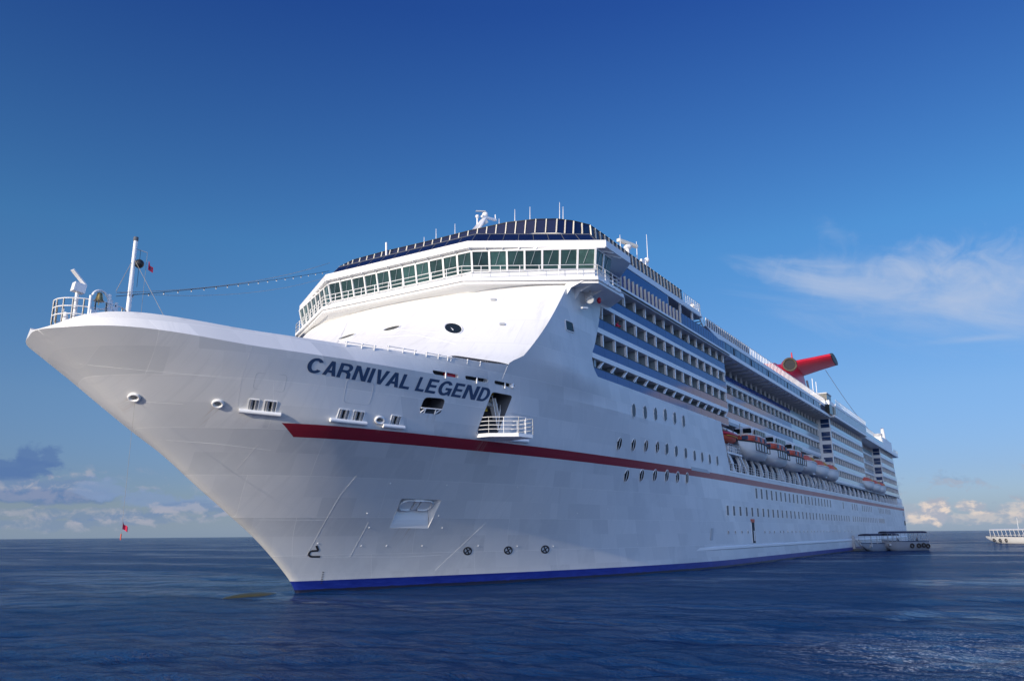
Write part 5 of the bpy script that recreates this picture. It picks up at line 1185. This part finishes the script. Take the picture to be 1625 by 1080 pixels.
# red rescue boat
rb = empty('rescue_boat'); mb = MB(); rg = boat_shell(5.6, 2.2, .95, npt=9); mb.loft(rg, 0, True, True, False); mb.add([p_[0] for p_ in rg]+[p_[-1] for p_ in rg][::-1], [tuple(range(2*len(rg)))], 0); mb.build('boat_hull', 'orange', rb)
mb = MB(); mb.tube([(p_[0][0], p_[0][1], p_[0][2]) for p_ in rg], .24, 8); mb.tube([(p_[-1][0], p_[-1][1], p_[-1][2]) for p_ in rg], .24, 8); mb.build('buoyancy_tube', 'red', rb)
mb = MB(); mb.box(-.8, .3, -.5, .5, .9, 1.7); mb.bar((-1.6, -.8, 1.0), (-1.6, -.8, 2.1), .1, .1); mb.bar((-1.6, .8, 1.0), (-1.6, .8, 2.1), .1, .1); mb.bar((-1.6, -.8, 2.1), (-1.6, .8, 2.1), .1, .1); mb.build('console', 'dim', rb)
mb = MB(); mb.tube([(p_[0][0], p_[0][1]+.18, p_[0][2]-.28) for p_ in rg[:14]], .06, 5); mb.tube([(p_[-1][0], p_[-1][1]-.18, p_[-1][2]-.28) for p_ in rg[:14]], .06, 5); mb.build('grab_line', 'yellow', rb)
rb.location = (61.3, -15.2, 16.0); rb.rotation_euler = (0, 0, math.pi); tag(rb, 'open red rescue boat in its davit at the front of the recess', 'rescue boat')
# raft canisters
lbl = ['white life raft canister on the shelf, outer lower one', 'white life raft canister on the shelf, inner lower one', 'white life raft canister lying on top of the outer pair', 'white life raft canister lying on top of the inner pair']
for i, (x_, y_, z_) in enumerate(((64.6, -15.2, 15.15), (62.2, -15.2, 15.15), (64.9, -14.0, 15.95), (62.4, -14.0, 15.95))):
    mb = MB(); mb.loft([[(x_+a, y_+r_*math.cos(2*math.pi*k/14), z_+r_*math.sin(2*math.pi*k/14)) for k in range(14)] for a, r_ in ((-1, .2), (-.95, .42), (-.8, .53), (-.1, .55), (-.1, .58), (.1, .58), (.1, .55), (.8, .53), (.95, .42), (1, .2))], 0, True, True)
    o = mb.build('raft_canister', 'boatwhite'); tag(o, lbl[i], 'life raft', 'life raft canisters on the shelf')
    mb = MB()
    for a in (-.5, .5): mb.tube([(x_+a, y_+.57*math.cos(2*math.pi*k/14), z_+.57*math.sin(2*math.pi*k/14)) for k in range(15)], .025, 4)
    mb.build('strap', 'dim', o)

# ------------------------------------------------------------------ passenger boats on the water
def figure(name, loc, rz, shirt, trousers, pose, label):
    """a standing or leaning person grown as one skinned body"""
    J = {'pel': (0, 0, .95), 'wst': (.0, 0, 1.12), 'chs': (.02, 0, 1.36), 'nck': (.03, 0, 1.50), 'hd': (.05, 0, 1.60), 'top': (.05, 0, 1.74)}
    for s_, nm in ((1, 'l'), (-1, 'r')):
        J['hip'+nm] = (0, .10*s_, .90); J['kne'+nm] = (.05, .11*s_, .50); J['ank'+nm] = (0, .11*s_, .08); J['toe'+nm] = (.17, .12*s_, .04)
        J['shl'+nm] = (.02, .19*s_, 1.42); J['elb'+nm] = (.06, .26*s_, 1.14); J['wri'+nm] = (.24, .22*s_, 1.04); J['hnd'+nm] = (.33, .20*s_, 1.05)
    if pose == 'lean':
        for k_ in ('chs', 'nck', 'hd', 'top', 'shll', 'shlr'): a = J[k_]; J[k_] = (a[0]+(a[2]-.95)*.45, a[1], a[2]-(a[2]-.95)*.10)
        for k_ in ('elbl', 'elbr'): a = J[k_]; J[k_] = (.38, a[1], 1.10)
        for k_ in ('wril', 'wrir'): a = J[k_]; J[k_] = (.58, a[1]*.5, 1.14)
        for k_ in ('hndl', 'hndr'): a = J[k_]; J[k_] = (.66, a[1]*.3, 1.14)
    E_ = [('pel', 'wst'), ('wst', 'chs'), ('chs', 'nck'), ('nck', 'hd'), ('hd', 'top')]
    for nm in 'lr': E_ += [('pel', 'hip'+nm), ('hip'+nm, 'kne'+nm), ('kne'+nm, 'ank'+nm), ('ank'+nm, 'toe'+nm), ('chs', 'shl'+nm), ('shl'+nm, 'elb'+nm), ('elb'+nm, 'wri'+nm), ('wri'+nm, 'hnd'+nm)]
    rad = dict(pel=.15, wst=.14, chs=.16, nck=.06, hd=.095, top=.075); rad2 = dict(hip=.10, kne=.07, ank=.05, toe=.04, shl=.075, elb=.05, wri=.037, hnd=.03)
    keys = list(J); me_ = bpy.data.meshes.new(name); me_.from_pydata([J[k_] for k_ in keys], [(keys.index(a), keys.index(b_)) for a, b_ in E_], [])
    o = bpy.data.objects.new(name, me_); COL.objects.link(o)
    sk = o.modifiers.new('skin', 'SKIN'); sub = o.modifiers.new('sub', 'SUBSURF'); sub.levels = 1; sub.render_levels = 1
    for i, k_ in enumerate(keys):
        r_ = rad.get(k_) or rad2[k_[:-1]]; me_.skin_vertices[0].data[i].radius = (r_, r_); me_.skin_vertices[0].data[i].use_root = k_ == 'pel'
    bpy.context.view_layer.update()
    nm_ = bpy.data.meshes.new_from_object(o.evaluated_get(bpy.context.evaluated_depsgraph_get())); o.modifiers.clear(); o.data = nm_; nm_.name = name
    for m_ in (shirt, trousers, 'skin', 'black'): nm_.materials.append(M[m_])
    for p_ in nm_.polygons:
        c_ = p_.center; p_.use_smooth = True
        zz = c_.z; hand = abs(c_.y) > 0 and c_.x > (.20 if pose != 'lean' else .52) and zz > .8
        p_.material_index = 3 if zz < .10 else 1 if zz < .98 else 2 if (zz > 1.50 or hand) and not (pose == 'lean' and zz < 1.40) else 0
        if zz > 1.68: p_.material_index = 3
    o.location = loc; o.rotation_euler = (0, 0, rz); tag(o, label, 'person'); return o
def water_boat(name, L, Bm, H, roof_z, roof_m, posts, label, solid_side=False, slant=0.0, roofx=(-.46, .40)):
    root = empty(name); mb = MB(); rg = boat_shell(L, Bm, H+.5, tr=.85, npt=11)
    mb.loft([[(x_, y_, z_-.5) for x_, y_, z_ in r_] for r_ in rg], 0, True, True, False); mb.build('boat_hull', 'boatshade' if not slant else 'boatwhite', root)
    mb = MB(); mb.add([(r_[0][0], r_[0][1]*.97, H*.55) for r_ in rg]+[(r_[-1][0], r_[-1][1]*.97, H*.55) for r_ in rg][::-1], [tuple(range(2*len(rg)))]); mb.build('boat_deck', 'deckwhite', root)
    mb = MB()
    for k_ in (0, -1): mb.tube([(r_[k_][0], r_[k_][1], r_[k_][2]-.5) for r_ in rg], .09, 6)
    mb.build('gunwale', 'lettering', root)
    mb = MB()
    for k_ in (3, -4): mb.tube([(r_[k_][0], r_[k_][1]*1.02, max(.12, r_[k_][2]-.5) if False else .12) for r_ in rg[:12]], .07, 5)
    mb.build('rubbing_strip', 'black', root)
    x0, x1 = roofx[0]*L, roofx[1]*L; hw = Bm*.46
    mb = MB(); mb.loft([[(x_, hw*math.cos(a)*1.0, roof_z+.30*math.sin(a)) for a in [math.pi*k/8 for k in range(9)]]+[(x_, -hw, roof_z-.16), (x_, hw, roof_z-.16)] for x_ in (x0, x1)], 0, True); mb.build('roof', roof_m, root)
    mb = MB(); n = posts
    for s_ in (-1, 1):
        for k in range(n+1): x_ = x0+.15+(x1-x0-.3)*k/n; mb.tube([(x_+slant*.5 if k < n else x_, s_*hw*.97, H-.1), (x_-slant*.5 if k < n else x_, s_*hw*.97, roof_z)], .035 if not slant else .07, 5)
        mb.tube([(x0, s_*hw*.97, H+.45), (x1, s_*hw*.97, H+.45)], .03, 5)
    mb.build('roof_post', 'boatwhite' if slant else 'grey', root)
    for k in range(5): mb = MB(); x_ = x0+.8+(x1-x0-1.6)*k/4; mb.box(x_-.25, x_+.25, -hw*.8, hw*.8, H*.55, H*.55+.45); mb.box(x_-.28, x_-.20, -hw*.8, hw*.8, H*.9, H*.55+.9); mb.build('bench', 'grey', root)
    tag(root, label, 'passenger boat'); return root
def place_between(o, a, b_, flip=False):
    c_ = (a+b_)/2; d = (b_-a); o.location = (c_.x, c_.y, 0); o.rotation_euler = (0, 0, math.atan2(d.y, d.x)+(math.pi if flip else 0))
A1, B1 = at(1404.5, 873.0, z=0), at(1466, 872.2, z=0)
Ln = (B1-A1).length*1.10
t1 = water_boat('passenger_tender', Ln, 3.4, 1.95, 3.85, 'canopyblue', 9, 'larger passenger boat, hull coloured as if shaded, under a long navy awning beside the ship, tyres along its side', roofx=(-.47, .47)); place_between(t1, A1, B1, True)
A2, B2 = at(1368.5, 874.2, z=0), at(1424, 871.6, z=0)
t2 = water_boat('passenger_tender', (B2-A2).length, 3.0, 1.55, 3.35, 'canopyblue', 5, 'smaller boat with shade-toned hull and navy awning between the gangway and the longer boat', roofx=(-.42, .40)); place_between(t2, A2, B2, True)
A3, B3 = at(1568, 861.0, z=0), at(1690, 862.5, z=0)
t3 = water_boat('passenger_tender', (B3-A3).length*1.04, 4.6, 2.1, 4.3, 'boatwhite', 15, 'white ferry with slanted window posts alone on the open water', slant=-.7, roofx=(-.47, .36)); place_between(t3, A3, B3, True)
mb = MB(); mb.tube([(6.5-5, 0, 4.3), (6.5-5, 0, 8.0)], .09, 6, 0, .04); mb.build('boat_mast', 'boatwhite', t3)
def tyre(boat, xl, z_, label, r_=.42, ry=None):
    bm_ = Matrix.Rotation(boat.rotation_euler.z, 4, 'Z'); 
    half = ry; side = 1 if (bm_ @ Vector((0, 1, 0))).dot(CAM-Vector(boat.location)) > 0 else -1
    c_ = Vector(boat.location)+bm_ @ Vector((xl, side*half, z_)); ax_ = bm_ @ Vector((1, 0, 0))
    mb = MB(); mb.tube([c_+ax_*(r_*math.cos(2*math.pi*k/18))+Vector((0, 0, r_*math.sin(2*math.pi*k/18))) for k in range(19)], .16, 8)
    o = mb.build('tyre_fender', 'rubber'); tag(o, label, 'fender', 'tyre fenders on the lone white ferry' if 'ferry' in label else 'tyre fenders on the awning boat'); return o
for xl, z_, nm in ((-.8, 1.0, 'black tyre fender hanging on the awning boat side nearest its bow'), (-2.4, 1.0, 'black tyre fender hanging in the middle of the awning boat side'), (-3.6, 1.1, 'black tyre fender hanging on the awning boat side towards its stern'), (-Ln*.46, .9, 'black tyre fender at the stern corner of the awning boat')):
    tyre(t1, xl, z_, nm, .38, 1.80 if xl > -4 else 1.6)
L3 = (B3-A3).length*1.04
for f_, nm in ((.30, 'black tyre fender on the lone white ferry nearest its bow'), (.22, 'black tyre fender second from the bow on the lone white ferry'), (.14, 'black tyre fender third from the bow on the lone white ferry')):
    tyre(t3, L3*f_, .95, nm, .42, 2.42)
rz1 = t1.rotation_euler.z; mt = Matrix.Rotation(rz1, 4, 'Z')
for xl, pose, nm in ((1.6, 'lean', 'person in dark clothes leaning forward on the awning boat'), (-2.9, 'stand', 'person in dark clothes standing near the stern of the awning boat')):
    figure('person', Vector(t1.location)+mt @ Vector((xl, .6, 1.07)), rz1+(math.pi if pose == 'stand' else .3), 'lettering', 'black', pose, nm)
# boarding ladder hung on the hull near the boats
gx = side_px(1353.5, 866).x
mb = MB(); mb.box(gx-.3, gx+.3, -B-.5, -B-.02, .5, 3.3); gw = mb.build('gangway', 'grey'); tag(gw, 'grey boarding gangway with a sloping ladder on the hull beside the boats', 'gangway')
mb = MB(); mb.bar((gx+.3, -B-.45, 2.5), (gx+4.6, -B-1.3, .5), .12, .12); mb.bar((gx+.3, -B-1.1, 2.5), (gx+4.6, -B-1.9, .5), .12, .12)
for k in range(9): q_ = k/8; mb.bar((gx+.3+4.3*q_, -B-.45-.85*q_, 2.5-2*q_), (gx+.3+4.3*q_, -B-1.1-.8*q_, 2.5-2*q_), .2, .05)
mb.build('ladder', 'white', gw); mb = MB(); mb.box(gx-.5, gx+5, -B-2.2, -B-.1, .35, .5); mb.build('float', 'dim', gw)

# ------------------------------------------------------------------ people aboard
def on_side(px, py, y_): return at(px, py, y=y_)
p = on_side(974, 514, -15.6); figure('person', (p.x, -15.72, 23.0), -math.pi/2, 'flagred', 'lettering', 'lean', 'person in a red top leaning over an upper balcony near the bow')
p = on_side(1077, 541, -15.6); figure('person', (p.x, -15.72, 25.6), -math.pi/2, 'black', 'dim', 'lean', 'person in black leaning over a balcony on the top balcony row')
p = on_side(1097, 481, -15.2); figure('person', (p.x, -15.3, 31.3), math.pi, 'boatwhite', 'grey', 'stand', 'person in a white top standing at the railed landing on the top deck')
